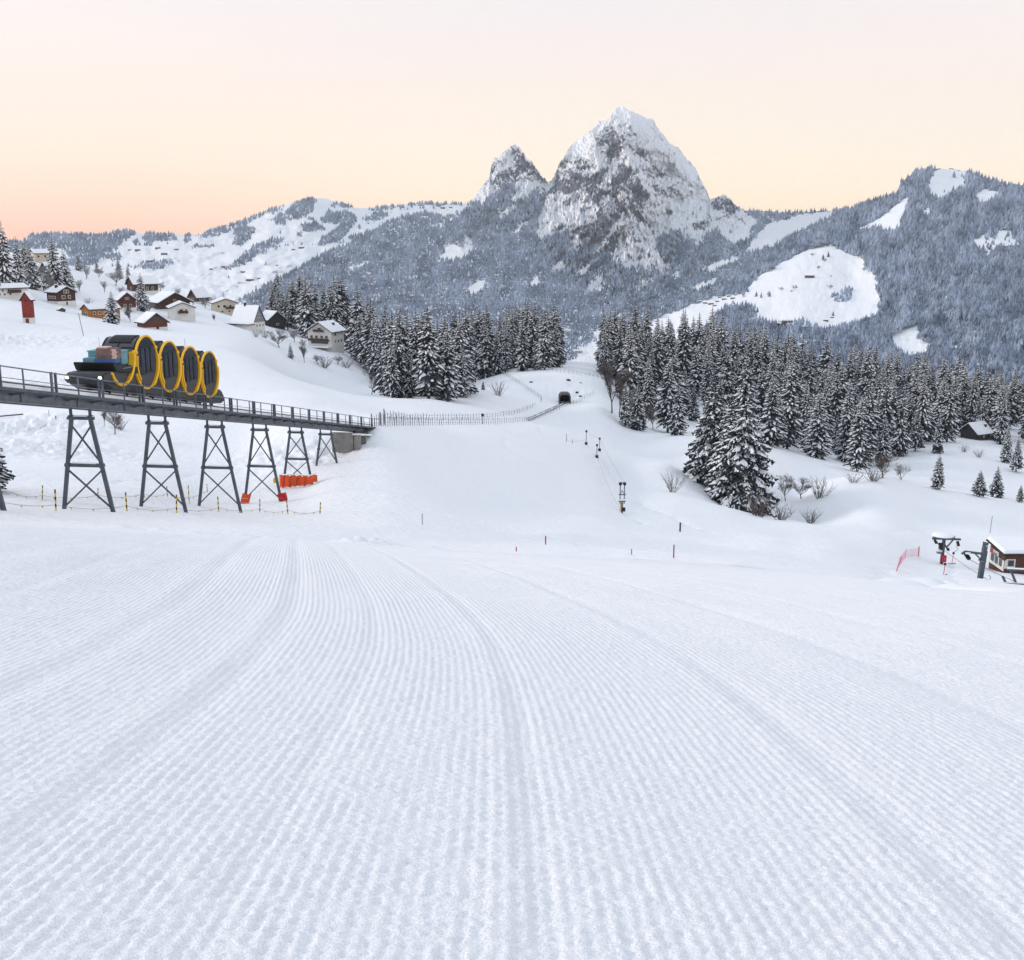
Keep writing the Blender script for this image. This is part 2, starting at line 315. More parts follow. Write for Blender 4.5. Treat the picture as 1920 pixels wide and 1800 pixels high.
def near_sheet():
    Vs, Qs, base = [], [], 0
    for (ya, yb, n, dw) in ((1.3, 3.2, 330, .010), (3.2, 6.2, 300, .0115), (6.2, 12, 230, .0125), (12, 24, 160, .0135), (24, 47, 170, .05)):
        t = np.linspace(0, 1, n); Y = 1/((1/ya)*(1-t)+(1/(yb*1.004))*t); hw = .62*yb*1.01+2.6
        g = pchip(*GY, np.array([(ya+yb)/2]))[0]
        w = np.arange(-hw-abs(g)*1.2, hw+abs(g)*1.2, dw); W, YY = np.meshgrid(w, Y); X = W+pchip(*GY, np.minimum(YY, 40))
        Z = gz(X, YY)+corduroy(X, YY)*(1-sst(38, 46, YY))-.06*sst(42, 46, YY)
        q = grid_faces(n, len(w)); V = np.stack([X, YY, Z], -1).reshape(-1, 3)
        c = V[q].mean(1); k = np.abs(c[:, 0]) < .62*c[:, 1]+2.5; Vs.append(V); Qs.append(q[k]+base); base += len(V)
    V = np.concatenate(Vs); Q = np.concatenate(Qs); u, inv = np.unique(Q, return_inverse=True)
    return V[u], inv.reshape(Q.shape)
V, Q = near_sheet(); o = link('ski_slope', np_mesh('ski_slope', V, Q)); o.data.materials.append(M['piste'])
tag(o, 'groomed white ski slope with corduroy ridges in the foreground', 'ski slope', kind='structure')
def field():
    nr, nc = 560, 980
    Y = np.exp(np.linspace(math.log(39), math.log(860), nr)); s = np.linspace(-.94, .94, nc); S, YY = np.meshgrid(s, Y); X = S*YY
    Z = gz(X, YY)
    # the open bed of the railway cutting is kept; tunnel mouth recess
    return np.stack([X, YY, Z], -1).reshape(-1, 3), grid_faces(nr, nc)
V, Q = field(); o = link('snow_field', np_mesh('snow_field', V, Q)); o.data.materials.append(M['snow'])
tag(o, 'rolling snow covered meadows around village, railway and forest', 'snow field', kind='structure')
# ground behind and beside the photographer, and the valley floor below the mountains
def sheet(x0, x1, y0, y1, n, f):
    x = np.linspace(x0, x1, n); y = np.linspace(y0, y1, n); X, Y = np.meshgrid(x, y)
    return np.stack([X, Y, f(X, Y)], -1).reshape(-1, 3), grid_faces(n, n)
def upper(X, Y):
    xc = np.clip(X, -np.maximum(Y, 1.4), np.maximum(Y, 1.4))
    return np.where(Y > 1.4, gbase(X, np.maximum(Y, 1.4)), -HC-.202*Y-.066*xc)-.02
V, Q = sheet(-110, 110, -70, 47, 300, upper); c_ = V[Q].mean(1); Q = Q[(np.abs(c_[:, 0]) > .60*c_[:, 1]+1.4) | (c_[:, 1] < 1.6)]
o = link('upper_slope', np_mesh('upper_slope', V, Q)); o.data.materials.append(M['piste'])
tag(o, 'upper snow slope behind and beside the viewpoint', 'ski slope', kind='structure')
V, Q = sheet(-9000, 9000, 780, 9000, 60, lambda X, Y: -190+0*X); o = link('valley_floor', np_mesh('valley_floor', V, Q)); o.data.materials.append(M['snow'])
tag(o, 'snow covered valley floor below the mountains', 'valley', kind='structure')
# ------------------------------------------------------------------ mountains: sight-line grid with its own depth field
def rbf(pts):
    A = np.array(pts, float); xy = A[:, :2]/400; f = np.log(A[:, 2])
    d = np.hypot(xy[:,None,0]-xy[None,:,0], xy[:,None,1]-xy[None,:,1]); n = len(A)
    K = np.zeros((n+3, n+3)); K[:n,:n] = d+1e-3*np.eye(n); K[:n,n] = 1; K[:n,n+1:] = xy; K[n,:n] = 1; K[n+1:,:n] = xy.T
    w = np.linalg.solve(K, np.concatenate([f, [0,0,0]]))
    def ev(px, py):
        x, y = np.asarray(px, float)/400, np.asarray(py, float)/400; r = w[n]+w[n+1]*x+w[n+2]*y
        for k in range(n): r = r+w[k]*np.hypot(x-xy[k,0], y-xy[k,1])
        return np.exp(r)
    return ev
def inpoly(poly, X, Y):
    r = np.zeros(X.shape, bool); n = len(poly)
    for i in range(n):
        (x1, y1), (x2, y2) = poly[i], poly[(i+1) % n]
        c = ((y1 > Y) != (y2 > Y)) & (X < (x2-x1)*(Y-y1)/((y2-y1) or 1e-9)+x1); r ^= c
    return r
def inany(polys, X, Y):
    r = np.zeros(X.shape, bool)
    for p in polys: r |= inpoly(p, X, Y)
    return r
class Relief:
    def __init__(s, sil, bottom, depth, disp): s.sx, s.sy = zip(*sil); s.bot = bottom; s.D = rbf(depth); s.disp = disp
    def top(s, px): return np.interp(px, s.sx, s.sy)
    def pos(s, px, py):
        Y = s.D(px, py); dY, dz = s.disp(px, py, Y); Y = Y+dY; t = tslope(py)
        return np.stack([(px-960)/F*(CP-t*SP)*Y, Y, t*Y+dz], -1)
    def build(s, name, m, x0, x1, nc, nr, rockf, label, jag=1.0, back=10):
        px = np.linspace(x0, x1, nc) if not np.iterable(nc) else np.asarray(nc, float); nc = len(px); u = np.linspace(0, 1, nr)
        tp = s.top(px)+jag*fbm(px/9, px*0+.5, 4, 61)*1.6
        PX = np.broadcast_to(px, (nr, nc)); PY = s.bot+(tp[None]-s.bot)*u[:, None]
        V = s.pos(PX, PY); rock = rockf(PX, PY, V)
        last = V[-1]; rows = [V]; rr = [rock]
        for k in range(1, back+1):          # the far side falls away behind the crest
            b = last.copy(); b[:, 1] += 60*k; b[:, 0] *= b[:, 1]/last[:, 1]; b[:, 2] -= 6*k*k+25*k+0*last[:, 2]
            rows.append(b[None]); rr.append(rock[-1:])
        V = np.concatenate(rows); rock = np.concatenate(rr); n = V.shape[0]
        o = link(name, np_mesh(name, V.reshape(-1, 3), grid_faces(n, nc), True, {'rock': rock})); o.data.materials.append(m)
        return tag(o, label, name.replace('_', ' '), kind='structure')
def forest(name, rel, x0, x1, y0, y1, dens, mask, hpx, label, lo=.25, hi=.6, hm=18):
    n = int((x1-x0)*(y1-y0)*dens); px = rng.uniform(x0, x1, n); py = rng.uniform(y0, y1, n)
    jx = px+6*pn(px/15, py/15, 71)+4*pn(px/5, py/5, 72); jy = py+5*pn(px/13, py/13, 73)+3*pn(px/5, py/5, 74)
    k = mask(jx, jy) & (py > rel.top(px)+1) & (py < rel.bot); px, py = px[k], py[k]; n = len(px)
    B = rel.pos(px, py); H = hpx*B[:,1]/F*rng.uniform(.6, 1.35, n); Rd = H*rng.uniform(.18, .27, n)
    ang = rng.uniform(0, 6.28, n)
    rings = ((.05, 1.0), (.52, .62), (.48, .55)); ns = 5
    zz = np.array([r[0] for r in rings]); ra = np.array([r[1] for r in rings])
    th = ang[:, None]+np.arange(ns)[None]*2*pi/ns
    jit = rng.uniform(.75, 1.3, (n, len(rings), ns))
    X = B[:,None,None,0]+np.cos(th)[:,None,:]*Rd[:,None,None]*ra[None,:,None]*jit
    Y = B[:,None,None,1]+np.sin(th)[:,None,:]*Rd[:,None,None]*ra[None,:,None]*jit
    Z = B[:,None,None,2]+(zz[None,:,None]*H[:,None,None])+0*jit - H[:,None,None]*.02*rng.uniform(-1,1,jit.shape) - 1.0
    V = np.concatenate([np.stack([X, Y, Z], -1).reshape(n, -1, 3), np.stack([B[:,0]+0.02*H, B[:,1], B[:,2]+H-1], -1)[:, None]], 1)
    nv = V.shape[1]; T = []
    for (a, b) in ((0, 1),):
        for j in range(ns):
            j2 = (j+1) % ns; T += [(a*ns+j, a*ns+j2, b*ns+j2), (a*ns+j, b*ns+j2, b*ns+j)]
    for j in range(ns): T.append((2*ns+j, 2*ns+(j+1) % ns, nv-1))
    T = np.array(T); Q = (np.arange(n)[:,None,None]*nv+T[None]).reshape(-1, 3)
    fr = rng.uniform(lo, hi, (n, 1))*np.ones((1, nv)); fr = fr*(.85+.6*pn(px/30, py/24, 77)+.3*pn(px/9, py/8, 78))[:,None]+rng.uniform(-.2, .25, (n, nv)); fr[:, -1] += .1
    o = link(name, np_mesh(name, V.reshape(-1, 3), Q, False, {'frost': np.clip(fr, 0, .9)})); o.data.materials.append(M['forest'])
    return tag(o, label, 'forest', kind='stuff')

# --- left ridge
def dispA(px, py, Y): return 60*fbm(px/60, py/22, 4, 81)+25*ridged(px/35, py/14, 3, 84)-20, 1.3*fbm(px/15, py/8, 2, 83)
RA = Relief([(-260,480),(-60,465),(0,455),(45,450),(60,440),(90,436),(130,437),(190,440),(220,432),(240,430),(262,437),(310,436),(345,441),(355,438),(370,441),(400,430),(440,418),(480,402),(520,388),(555,378),(580,371),(610,372),(640,380),(665,389),(690,390),(720,387),(760,383),(800,379),(830,381),(870,381),(900,385),(1000,400)], 660,
    [(-200,660,1800),(300,660,1700),(700,660,1800),(1000,660,2000),(-200,560,2700),(300,560,2600),(700,560,2900),(1000,560,3200),(0,470,4200),(300,480,3700),(500,470,3600),(700,460,4100),(900,450,4500),(-100,450,5000),(240,430,4700),(440,440,4300),(580,371,5000),(800,379,5600),(960,385,5800),(590,420,4400)], dispA)
fA = [[(30,462),(45,449),(60,438),(110,434),(200,438),(205,455),(214,466),(190,474),(150,472),(110,468),(60,470)], [(172,458),(200,436),(222,430),(243,426),(255,440),(244,447),(226,452),(215,470),(205,472)], [(268,460),(272,442),(300,434),(330,438),(332,448),(310,455),(292,450),(283,462)], [(345,442),(352,436),(360,440),(357,455),(348,455)],
      [(366,442),(440,415),(500,394),(530,385),(522,396),(490,405),(470,418),(440,430),(400,446)], [(540,400),(552,380),(575,370),(598,372),(588,385),(582,398),(560,412),(545,410)], [(436,458),(440,432),(462,422),(478,428),(470,450),(452,462)], [(425,505),(465,470),(512,446),(540,446),(520,456),(480,480),(455,498),(432,508)],
      [(592,458),(630,428),(668,408),(672,414),(655,432),(632,452),(608,462)], [(600,410),(620,395),(660,400),(668,408),(640,420),(615,420)], [(655,445),(700,432),(740,412),(770,402),(800,398),(835,408),(860,400),(862,410),(790,428),(745,440),(690,462),(660,458)], [(100,500),(150,478),(196,476),(190,490),(160,502),(120,512)], [(505,412),(525,402),(545,412),(520,424)], [(680,412),(700,400),(730,404),(700,416)],
      [(625,383),(640,378),(668,386),(655,393)], [(690,392),(760,381),(870,379),(870,384),(760,387),(700,395)], [(-60,470),(0,452),(34,452),(40,480),(-60,500)], [(455,395),(480,400),(450,418),(425,425)], [(240,500),(300,490),(330,494),(290,506)], [(560,425),(600,418),(612,428),(580,436)], [(120,470),(230,478),(225,486),(130,482)]]
def maskA(x, y): return inany(fA, x, y) | ((pn(x/9, y/6, 91) > .72) & (y < 520)) | ((pn(x/22, y/9, 95) > .55) & (y < 470))
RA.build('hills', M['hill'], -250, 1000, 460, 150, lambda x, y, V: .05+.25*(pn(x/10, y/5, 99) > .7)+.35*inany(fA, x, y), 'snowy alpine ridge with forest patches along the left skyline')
forest('forest', RA, -200, 900, 365, 545, .26, maskA, 6.2, 'frosted conifer woods scattered over the long left ridge', .32, .62)
# --- twin peaks
def blobs(bl, x, y):
    r = 0
    for (cx, cy, rad, w) in bl: r = r+w*np.exp(-((x-cx)**2+(y-cy)**2)/(rad*rad))
    return r
ROCK = [(1160,225,18,.8),(1146,235,14,.6),(1170,210,9,.4),(1200,232,10,.3),(1140,285,22,.45),(1155,300,16,.4),(1075,318,26,.65),(1058,345,22,.5),(1105,345,20,.3),(1192,372,20,.75),(1178,345,20,.6),(1165,400,24,.45),(1130,392,26,.4),(1093,438,16,.5),(1140,440,22,.35),(1225,322,18,.4),(1240,340,22,.35),(1226,232,8,.6),(1282,300,12,.25),(1318,350,18,.3),(1360,378,14,.55),(1320,425,9,.5),(1185,260,12,.35),(1110,300,14,.1),(1150,500,40,.25),(1260,350,26,.25),
        (962,278,9,.5),(923,310,10,.5),(995,318,12,.4),(950,345,22,.4),(978,350,14,.35),(905,365,20,.4),(1000,360,16,.3),(890,430,30,.3)]
SNW = [(1100,282,18,.7),(1122,270,12,.5),(1205,272,20,.8),(1232,300,20,.6),(1275,335,16,.3),(1300,380,26,.6),(1255,420,40,.8),(1225,385,16,.6),(1060,402,28,.6),(1030,420,20,.6),(1190,220,18,.6),(1160,470,25,.4),(1385,415,22,.8),(1410,440,20,.6),(945,298,12,.6),(1005,330,10,.3),(1210,450,30,.4),(1085,395,14,.4),(1240,500,26,.5),(1110,530,18,.8),(940,395,20,.6)]
PEAK = lambda x, y: np.clip(blobs([(1170,330,105,1.2),(1040,400,60,1),(1200,440,120,1.3),(960,320,60,1.2),(1370,400,45,1),(900,420,55,.8),(1110,470,70,1)], x, y), 0, 1)
Zp = lambda L: [[(780+x/2.743, 160+y/2.743) for x, y in q] for q in L]
RKB = Zp([[(1165,440),(1230,415),(1290,465),(1250,490),(1190,485)], [(1195,520),(1260,505),(1330,525),(1370,565),(1300,575),(1240,560)], [(1300,478),(1340,485),(1380,525),(1330,518)], [(1130,300),(1180,330),(1205,385),(1160,370),(1120,340)], [(1330,310),(1370,345),(1445,430),(1455,490),(1405,430),(1350,365)]])
RKP = Zp([[(1005,150),(1060,105),(1080,140),(1110,200),(1060,220),(1030,200),(1000,190)], [(910,230),(960,180),(1000,190),(1040,230),(1110,220),(1130,260),(1100,270),(1060,290),(1050,340),(1000,410),(975,360),(990,310),(950,300),(920,270)], [(720,440),(750,360),(790,340),(860,375),(880,400),(850,440),(890,480),(830,490),(760,490),(715,490)],
   [(690,530),(720,490),(800,490),(900,470),(960,430),(1000,420),(960,480),(940,540),(900,560),(840,540),(780,560),(700,565),(650,575)], [(1005,480),(1050,400),(1110,440),(1150,480),(1165,560),(1168,640),(1130,620),(1100,560),(1060,540),(1030,560),(1000,530)], [(900,570),(960,530),(1010,560),(1060,600),(1100,640),(1040,680),(1000,740),(960,800),(900,790),(850,780),(800,770),(830,720),(920,700),(940,640),(910,600)],
   [(1420,715),(1480,695),(1512,705),(1490,742),(1440,745)], [(1185,200),(1225,185),(1235,250),(1205,235)], [(1512,610),(1560,568),(1600,578),(1665,640),(1620,662),(1580,640),(1545,645)], [(955,850),(1000,780),(1040,760),(1090,830),(1130,905),(1080,885),(1040,830),(1000,860),(960,935),(915,925)],
   [(482,315),(510,298),(545,355),(500,348)], [(395,385),(440,368),(405,450),(382,470)], [(500,350),(560,368),(605,425),(675,500),(610,478),(560,455),(530,425),(500,400)], [(380,490),(470,425),(545,430),(505,505),(400,535)], [(1080,560),(1180,690),(1250,760),(1190,720),(1110,660)], [(600,545),(650,530),(690,560),(640,600),(590,600)]])
SNP = Zp([[(775,345),(830,298),(910,268),(950,310),(975,380),(960,418),(900,400),(860,370)], [(1110,205),(1180,185),(1260,275),(1330,305),(1440,435),(1475,525),(1340,430),(1260,418),(1200,370),(1140,290)], [(1178,560),(1330,572),(1500,600),(1512,680),(1420,715),(1420,835),(1300,720),(1200,690),(1170,640)], [(622,695),(690,578),(800,600),(900,580),(930,640),(900,700),(800,722),(720,700),(660,782),(618,795)], [(775,760),(842,800),(800,885),(775,840)], [(1040,780),(1180,800),(1295,925),(1180,965),(1080,965),(1040,870)], [(1540,685),(1640,662),(1735,750),(1640,825),(1560,745)],
   [(398,378),(480,328),(522,420),(460,432),(420,445)], [(440,505),(560,470),(675,505),(580,582),(530,525)], [(1060,120),(1085,110),(1180,165),(1190,200),(1110,200)], [(1070,350),(1130,360),(1160,420),(1080,400)], [(940,560),(1000,570),(1040,640),(990,680),(950,640)]])
def dispB(px, py, Y):
    k = PEAK(px, py); xr = px*.86+py*.5; yr = -px*.5+py*.86; xq = px*.86-py*.5; yq = px*.5+py*.86
    wx = px+9*fbm(px/40, py/40, 3, 111); wy = py+9*fbm(px/40, py/40, 3, 113)
    r1 = ridged(wx/62, wy/95, 6, 101, .56)-.9; r2 = ridged((wx*.8+wy*.6)/26, (-wx*.6+wy*.8)/46, 5, 105, .6)-.9; r3 = ridged((wx*.85-wy*.5)/13, (wx*.5+wy*.85)/20, 4, 108, .6)-.9
    sn = inany(SNP, px+4*fbm(px/11, py/11, 3, 211), py+4*fbm(px/11, py/11, 3, 213)).astype(float)
    d = -k*(90*r1+(1-.55*sn)*46*r2+(1-.7*sn)*24*r3)-(1-k)*25*fbm(px/40, py/30, 4, 107)
    return d, k*(9*fbm(px/4.5, py/4.5, 3, 115))
RB = Relief([(380,590),(430,572),(480,545),(520,522),(560,502),(600,478),(640,460),(700,443),(760,428),(820,425),(840,415),(862,400),(885,375),(905,347),(918,332),(922,308),(927,297),(945,285),(957,277),(963,270),(970,273),(978,281),(985,292),(998,305),(1012,325),(1028,342),(1038,333),(1044,318),(1052,300),(1064,281),(1075,268),(1100,250),(1112,243),(1120,229),(1132,226),(1145,222),(1149,208),(1160,200),(1168,197),(1178,206),(1190,212),(1205,217),(1226,225),(1231,238),(1246,255),(1254,268),(1275,280),(1290,299),(1305,315),(1312,335),(1324,354),(1331,374),(1345,369),(1358,366),(1370,375),(1385,390),(1400,396),(1440,397),(1480,398),(1520,397),(1560,394),(1600,388),(1700,385),(1900,400)], 740,
    [(380,740,900),(800,740,820),(1100,740,780),(1500,740,900),(1900,740,1000),(430,590,2400),(480,545,2700),(600,600,2000),(700,580,2100),(900,600,1900),(1080,650,1500),(1100,580,2200),(1300,600,2000),(1500,600,2100),(600,480,3400),(700,460,3500),(800,440,3800),(830,500,2950),(900,470,3250),(1000,480,3100),(1090,500,3000),(1180,480,3120),(1300,470,3250),(1450,460,3400),(1600,470,3500),
     (862,400,4100),(905,347,4350),(940,370,4000),(963,270,4750),(985,340,4250),(1028,342,4550),(1020,400,3750),(1052,300,4450),(1075,268,4550),(1060,350,4050),(1100,270,4400),(1120,229,4600),(1168,197,4750),(1150,260,4350),(1140,320,4000),(1130,390,3550),(1150,440,3300),(1178,250,4330),(1190,300,4020),(1203,350,3720),(1207,400,3500),(1240,330,4250),(1255,400,3980),(1226,225,4680),(1260,350,4050),(1275,280,4600),(1312,335,4480),(1331,374,4350),(1280,420,3650),(1200,450,3350),(1358,366,4250),(1380,420,3750),(1400,396,4200),(1480,398,4300),(1600,388,4500),(1900,400,4500)], dispB)
def rockB(px, py, V):
    gx = np.gradient(V, axis=1); gy = np.gradient(V, axis=0); N = np.cross(gx, gy); N /= np.linalg.norm(N, axis=-1, keepdims=True)+1e-9
    up = np.abs(N[..., 2]); k = PEAK(px, py)
    wx = px+4.5*fbm(px/11, py/11, 4, 211, .6); wy = py+4.5*fbm(px/11, py/11, 4, 213, .6)
    st = ridged((wx*.83+wy*.56)/34, (-wx*.56+wy*.83)/8, 4, 221, .6)-.95
    r = k*(.10+.52*inany(RKP, wx, wy)+.26*inany(RKB, wx, wy)-.34*inany(SNP, wx, wy)+.42*(.60-up)+.30*st+.12*fbm(px/6, py/6, 3, 121))
    fl = inpoly(FB, px, py) & ~inany(CB, px, py)
    return r*(1-.4*fl)+fl*.52
FB = [(380,600),(430,570),(480,545),(520,520),(560,500),(610,474),(700,440),(760,425),(830,424),(862,402),(885,380),(902,384),(925,364),(940,352),(958,343),(975,350),(955,382),(985,372),(1008,352),(1015,390),(1005,430),(1008,452),(1030,445),(1058,432),(1068,445),(1072,470),(1085,472),(1100,458),(1115,462),(1112,480),(1140,470),(1150,490),(1180,505),(1250,500),(1232,470),(1228,450),(1250,440),(1270,433),(1290,445),(1308,463),(1325,440),(1342,430),(1368,455),(1395,452),(1415,430),(1420,415),(1400,400),(1385,388),(1420,393),(1560,394),(1700,380),(1900,400),(1900,740),(380,740)]
CB = [[(820,490),(832,465),(850,458),(868,466),(872,440),(884,450),(886,470),(868,488)], [(932,408),(950,390),(975,378),(968,392),(945,410)], [(1088,556),(1108,525),(1130,516),(1132,545),(1112,548)], [(992,535),(1008,515),(1010,535),(998,540)], [(960,436),(985,415),(992,418),(972,440)], [(1030,505),(1050,490),(1062,500),(1040,515)], [(1396,475),(1415,445),(1440,420),(1500,402),(1565,396),(1562,402),(1520,425),(1480,440),(1450,462),(1420,470)],
      [(1230,505),(1255,488),(1258,500),(1240,512)], [(1080,510),(1105,495),(1108,505),(1090,520)], [(1155,592),(1175,580),(1165,596)], [(1300,492),(1320,488),(1318,496)], [(1260,515),(1276,508),(1270,522)], [(645,505),(690,490),(692,496),(655,510)], [(870,545),(900,525),(915,530),(890,552)], [(1290,540),(1340,520),(1350,526),(1310,545)], [(1052,640),(1130,618),(1140,640),(1120,700),(1050,700)], [(1310,505),(1380,480),(1385,488),(1330,512)], [(1200,530),(1230,520),(1226,530),(1205,538)]]
CBt = [[(1056,640),(1075,632),(1110,625),(1118,640),(1085,652),(1056,660)], [(1052,668),(1080,652),(1090,660),(1050,690)]]
def maskB(x, y): return ((inpoly(FB, x, y) & ~inany(CB, x, y)) | inany(CBt, x, y) | ((pn(x/7, y/7, 131) > .55) & (PEAK(x, y) > .3) & (y > 385) & (blobs(SNW, x, y) < .5))) & (pn(x/25, y/18, 133) > -.75)
RB.build('mountain', M['mountain'], 380, 1900, np.concatenate([np.linspace(380, 885, 300), np.linspace(886, 1420, 860), np.linspace(1421, 1900, 300)]), 600, rockB, 'twin rocky snow dusted peaks above wooded lower flanks', 1.4)
forest('forest', RB, 380, 1800, 265, 720, .165, maskB, 7.6, 'frosted spruce forest covering the lower flanks of the twin peaks', .32, .74)
# --- right hill
def dispC(px, py, Y):
    fl = (~inany(CC, px, py)).astype(float)
    return -fl*(30*(ridged(px/45, py/70, 4, 141)-.9))-(7+15*fl)*fbm(px/45, py/40, 4, 143), (.4+1.1*fl)*fbm(px/14, py/14, 3, 145)
CC = [[(1385,575),(1398,545),(1420,520),(1470,490),(1530,462),(1556,455),(1570,466),(1600,480),(1615,482),(1624,500),(1640,516),(1650,518),(1640,540),(1650,560),(1645,590),(1600,606),(1560,616),(1500,612),(1440,604),(1400,598)], [(1604,428),(1650,410),(1690,375),(1706,370),(1692,405),(1682,436),(1660,432),(1640,428)], [(1740,345),(1752,322),(1770,315),(1812,322),(1806,342),(1815,350),(1812,358),(1790,356),(1768,372),(1746,372)], [(1830,364),(1845,352),(1872,360),(1868,372),(1850,378),(1838,382)],
      [(1825,450),(1850,438),(1865,450),(1875,430),(1892,428),(1912,460),(1870,462),(1850,480),(1838,470)], [(1672,625),(1700,612),(1722,606),(1722,635),(1746,645),(1735,660),(1700,668),(1676,650)], [(1150,640),(1200,608),(1250,588),(1300,570),(1340,555),(1390,550),(1402,575),(1385,575),(1350,582),(1340,600),(1300,640),(1200,690)], [(1780,650),(1800,646),(1812,652),(1790,656)], [(1470,625),(1500,620),(1530,640),(1490,650)], [(1730,395),(1742,388),(1745,400),(1735,405)]]
RC = Relief([(1100,730),(1150,640),(1180,618),(1220,600),(1250,584),(1300,566),(1340,550),(1380,528),(1400,512),(1420,492),(1450,474),(1480,455),(1510,440),(1540,428),(1570,410),(1600,388),(1640,374),(1680,364),(1690,341),(1715,323),(1745,315),(1790,317),(1830,325),(1850,335),(1880,343),(1920,348),(2050,370),(2250,400)], 800,
    [(1100,800,850),(1500,800,860),(2250,800,860),(1150,640,1400),(1250,590,1600),(1300,640,1250),(1400,600,1400),(1400,515,1900),(1500,600,1350),(1500,480,1950),(1550,455,2050),(1600,520,1750),(1650,600,1350),(1600,388,2500),(1680,440,2000),(1700,370,2350),(1745,315,2650),(1800,317,2750),(1760,400,2150),(1700,500,1700),(1800,500,1650),(1900,460,1850),(1900,348,2500),(1800,620,1250),(1920,600,1250),(2200,400,2400),(2200,600,1300),(1340,550,1750)], dispC)
def maskC(x, y): return ((~inany(CC, x, y)) & (pn(x/16, y/14, 151) > -.62)) | (((x-1385)/38)**2+((y-592)/22)**2 < 1) | inany([[(1562,552),(1580,542),(1596,540),(1600,552),(1585,566),(1566,570)], [(1460,618),(1500,600),(1528,610),(1528,640),(1462,640)]], x, y) | ((pn(x/8, y/8, 153) > .6) & inpoly(CC[2], x, y)) | (inpoly(CC[4], x, y) & (pn(x/8, y/7, 154) > .35))
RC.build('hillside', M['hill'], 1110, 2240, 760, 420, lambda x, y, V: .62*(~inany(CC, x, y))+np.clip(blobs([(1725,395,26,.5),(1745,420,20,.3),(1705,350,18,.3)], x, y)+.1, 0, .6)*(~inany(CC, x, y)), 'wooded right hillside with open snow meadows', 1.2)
forest('forest', RC, 1120, 2150, 310, 780, .13, maskC, 9.6, 'frosted mixed forest cloaking the right hillside', .4, .84)

HAZE = 6.5e-5
# ------------------------------------------------------------------ sky, sun, haze
w = bpy.data.worlds.new("World"); scn.world = w; w.use_nodes = True; n = w.node_tree.nodes; l = w.node_tree.links
SUN_EL, SUN_AZ = 17.0, -80.0           # azimuth clockwise from the view direction: low on the left
bg = n['Background']; bg.inputs['Strength'].default_value = .05
sk = n.new('ShaderNodeTexSky'); sk.sky_type = 'NISHITA'; sk.sun_disc = False; sk.sun_elevation = R(SUN_EL); sk.sun_rotation = R(SUN_AZ % 360); l.new(sk.outputs[0], bg.inputs['Color'])
tc = n.new('ShaderNodeTexCoord'); sx = n.new('ShaderNodeSeparateXYZ'); l.new(tc.outputs['Generated'], sx.inputs[0])
mpw = n.new('ShaderNodeMapping'); mpw.inputs['Scale'].default_value = (2.2, 2.2, 16); mpw.inputs['Rotation'].default_value = (0, R(7), 0); l.new(tc.outputs['Generated'], mpw.inputs[0])
nz = n.new('ShaderNodeTexNoise'); nz.inputs['Scale'].default_value = 1.6; nz.inputs['Detail'].default_value = 4; l.new(mpw.outputs[0], nz.inputs['Vector'])
zj = n.new('ShaderNodeMath'); zj.operation = 'MULTIPLY_ADD'; zj.inputs[1].default_value = .045; l.new(nz.outputs[0], zj.inputs[0])
z0_ = n.new('ShaderNodeMath'); z0_.operation = 'SUBTRACT'; z0_.inputs[1].default_value = .0225; l.new(sx.outputs['Z'], z0_.inputs[0]); l.new(z0_.outputs[0], zj.inputs[2])
def ramp(stops):
    r = n.new('ShaderNodeValToRGB'); e = r.color_ramp.elements
    while len(e) < len(stops): e.new(.5)
    for k, (p, c) in enumerate(stops): e[k].position = p; e[k].color = (*c, 1)
    l.new(zj.outputs[0], r.inputs[0]); return r
WL = ramp([(0, (.97,.53,.40)), (.03, (.97,.60,.465)), (.065, (.97,.68,.53)), (.11, (.95,.705,.57)), (.16, (.85,.695,.62)), (.22, (.73,.68,.665)), (.34, (.64,.63,.66)), (.6, (.61,.65,.725)), (1, (.61,.675,.76))])
WR = ramp([(0, (.97,.76,.545)), (.03, (.97,.77,.575)), (.065, (.94,.76,.61)), (.11, (.93,.745,.615)), (.16, (.84,.70,.635)), (.22, (.73,.68,.665)), (.34, (.64,.63,.66)), (.6, (.61,.65,.725)), (1, (.61,.675,.76))])
mr = n.new('ShaderNodeMapRange'); mr.interpolation_type = 'SMOOTHSTEP'; mr.inputs[1].default_value = -.42; mr.inputs[2].default_value = .05; l.new(sx.outputs['X'], mr.inputs[0])
mx = n.new('ShaderNodeMix'); mx.data_type = 'RGBA'; l.new(mr.outputs[0], mx.inputs[0]); l.new(WL.outputs[0], mx.inputs[6]); l.new(WR.outputs[0], mx.inputs[7])
bg2 = n.new('ShaderNodeBackground'); bg2.inputs['Strength'].default_value = 1.12; l.new(mx.outputs[2], bg2.inputs['Color'])
ash = n.new('ShaderNodeAddShader'); l.new(bg.outputs[0], ash.inputs[0]); l.new(bg2.outputs[0], ash.inputs[1]); l.new(ash.outputs[0], n['World Output'].inputs['Surface'])
sd = bpy.data.lights.new('sun', 'SUN'); sd.energy = 1.8; sd.angle = R(16); sd.color = (1, .93, .87); so = link('sun', sd)
az = R(SUN_AZ); el = R(SUN_EL); so.rotation_euler = Vector((-math.sin(az)*math.cos(el), -math.cos(az)*math.cos(el), -math.sin(el))).to_track_quat('-Z', 'Y').to_euler()
hz = MB().box((0, 3350, 150), (16000, 7100, 1400)).build('haze', [], None); hz.data.materials.clear()
hm = bpy.data.materials.new('haze'); hm.use_nodes = True; nn = hm.node_tree.nodes; nn.remove(nn['Principled BSDF'])
pv = nn.new('ShaderNodeVolumePrincipled'); pv.inputs['Color'].default_value = (.76, .87, 1, 1); pv.inputs['Density'].default_value = HAZE; pv.inputs['Anisotropy'].default_value = 0
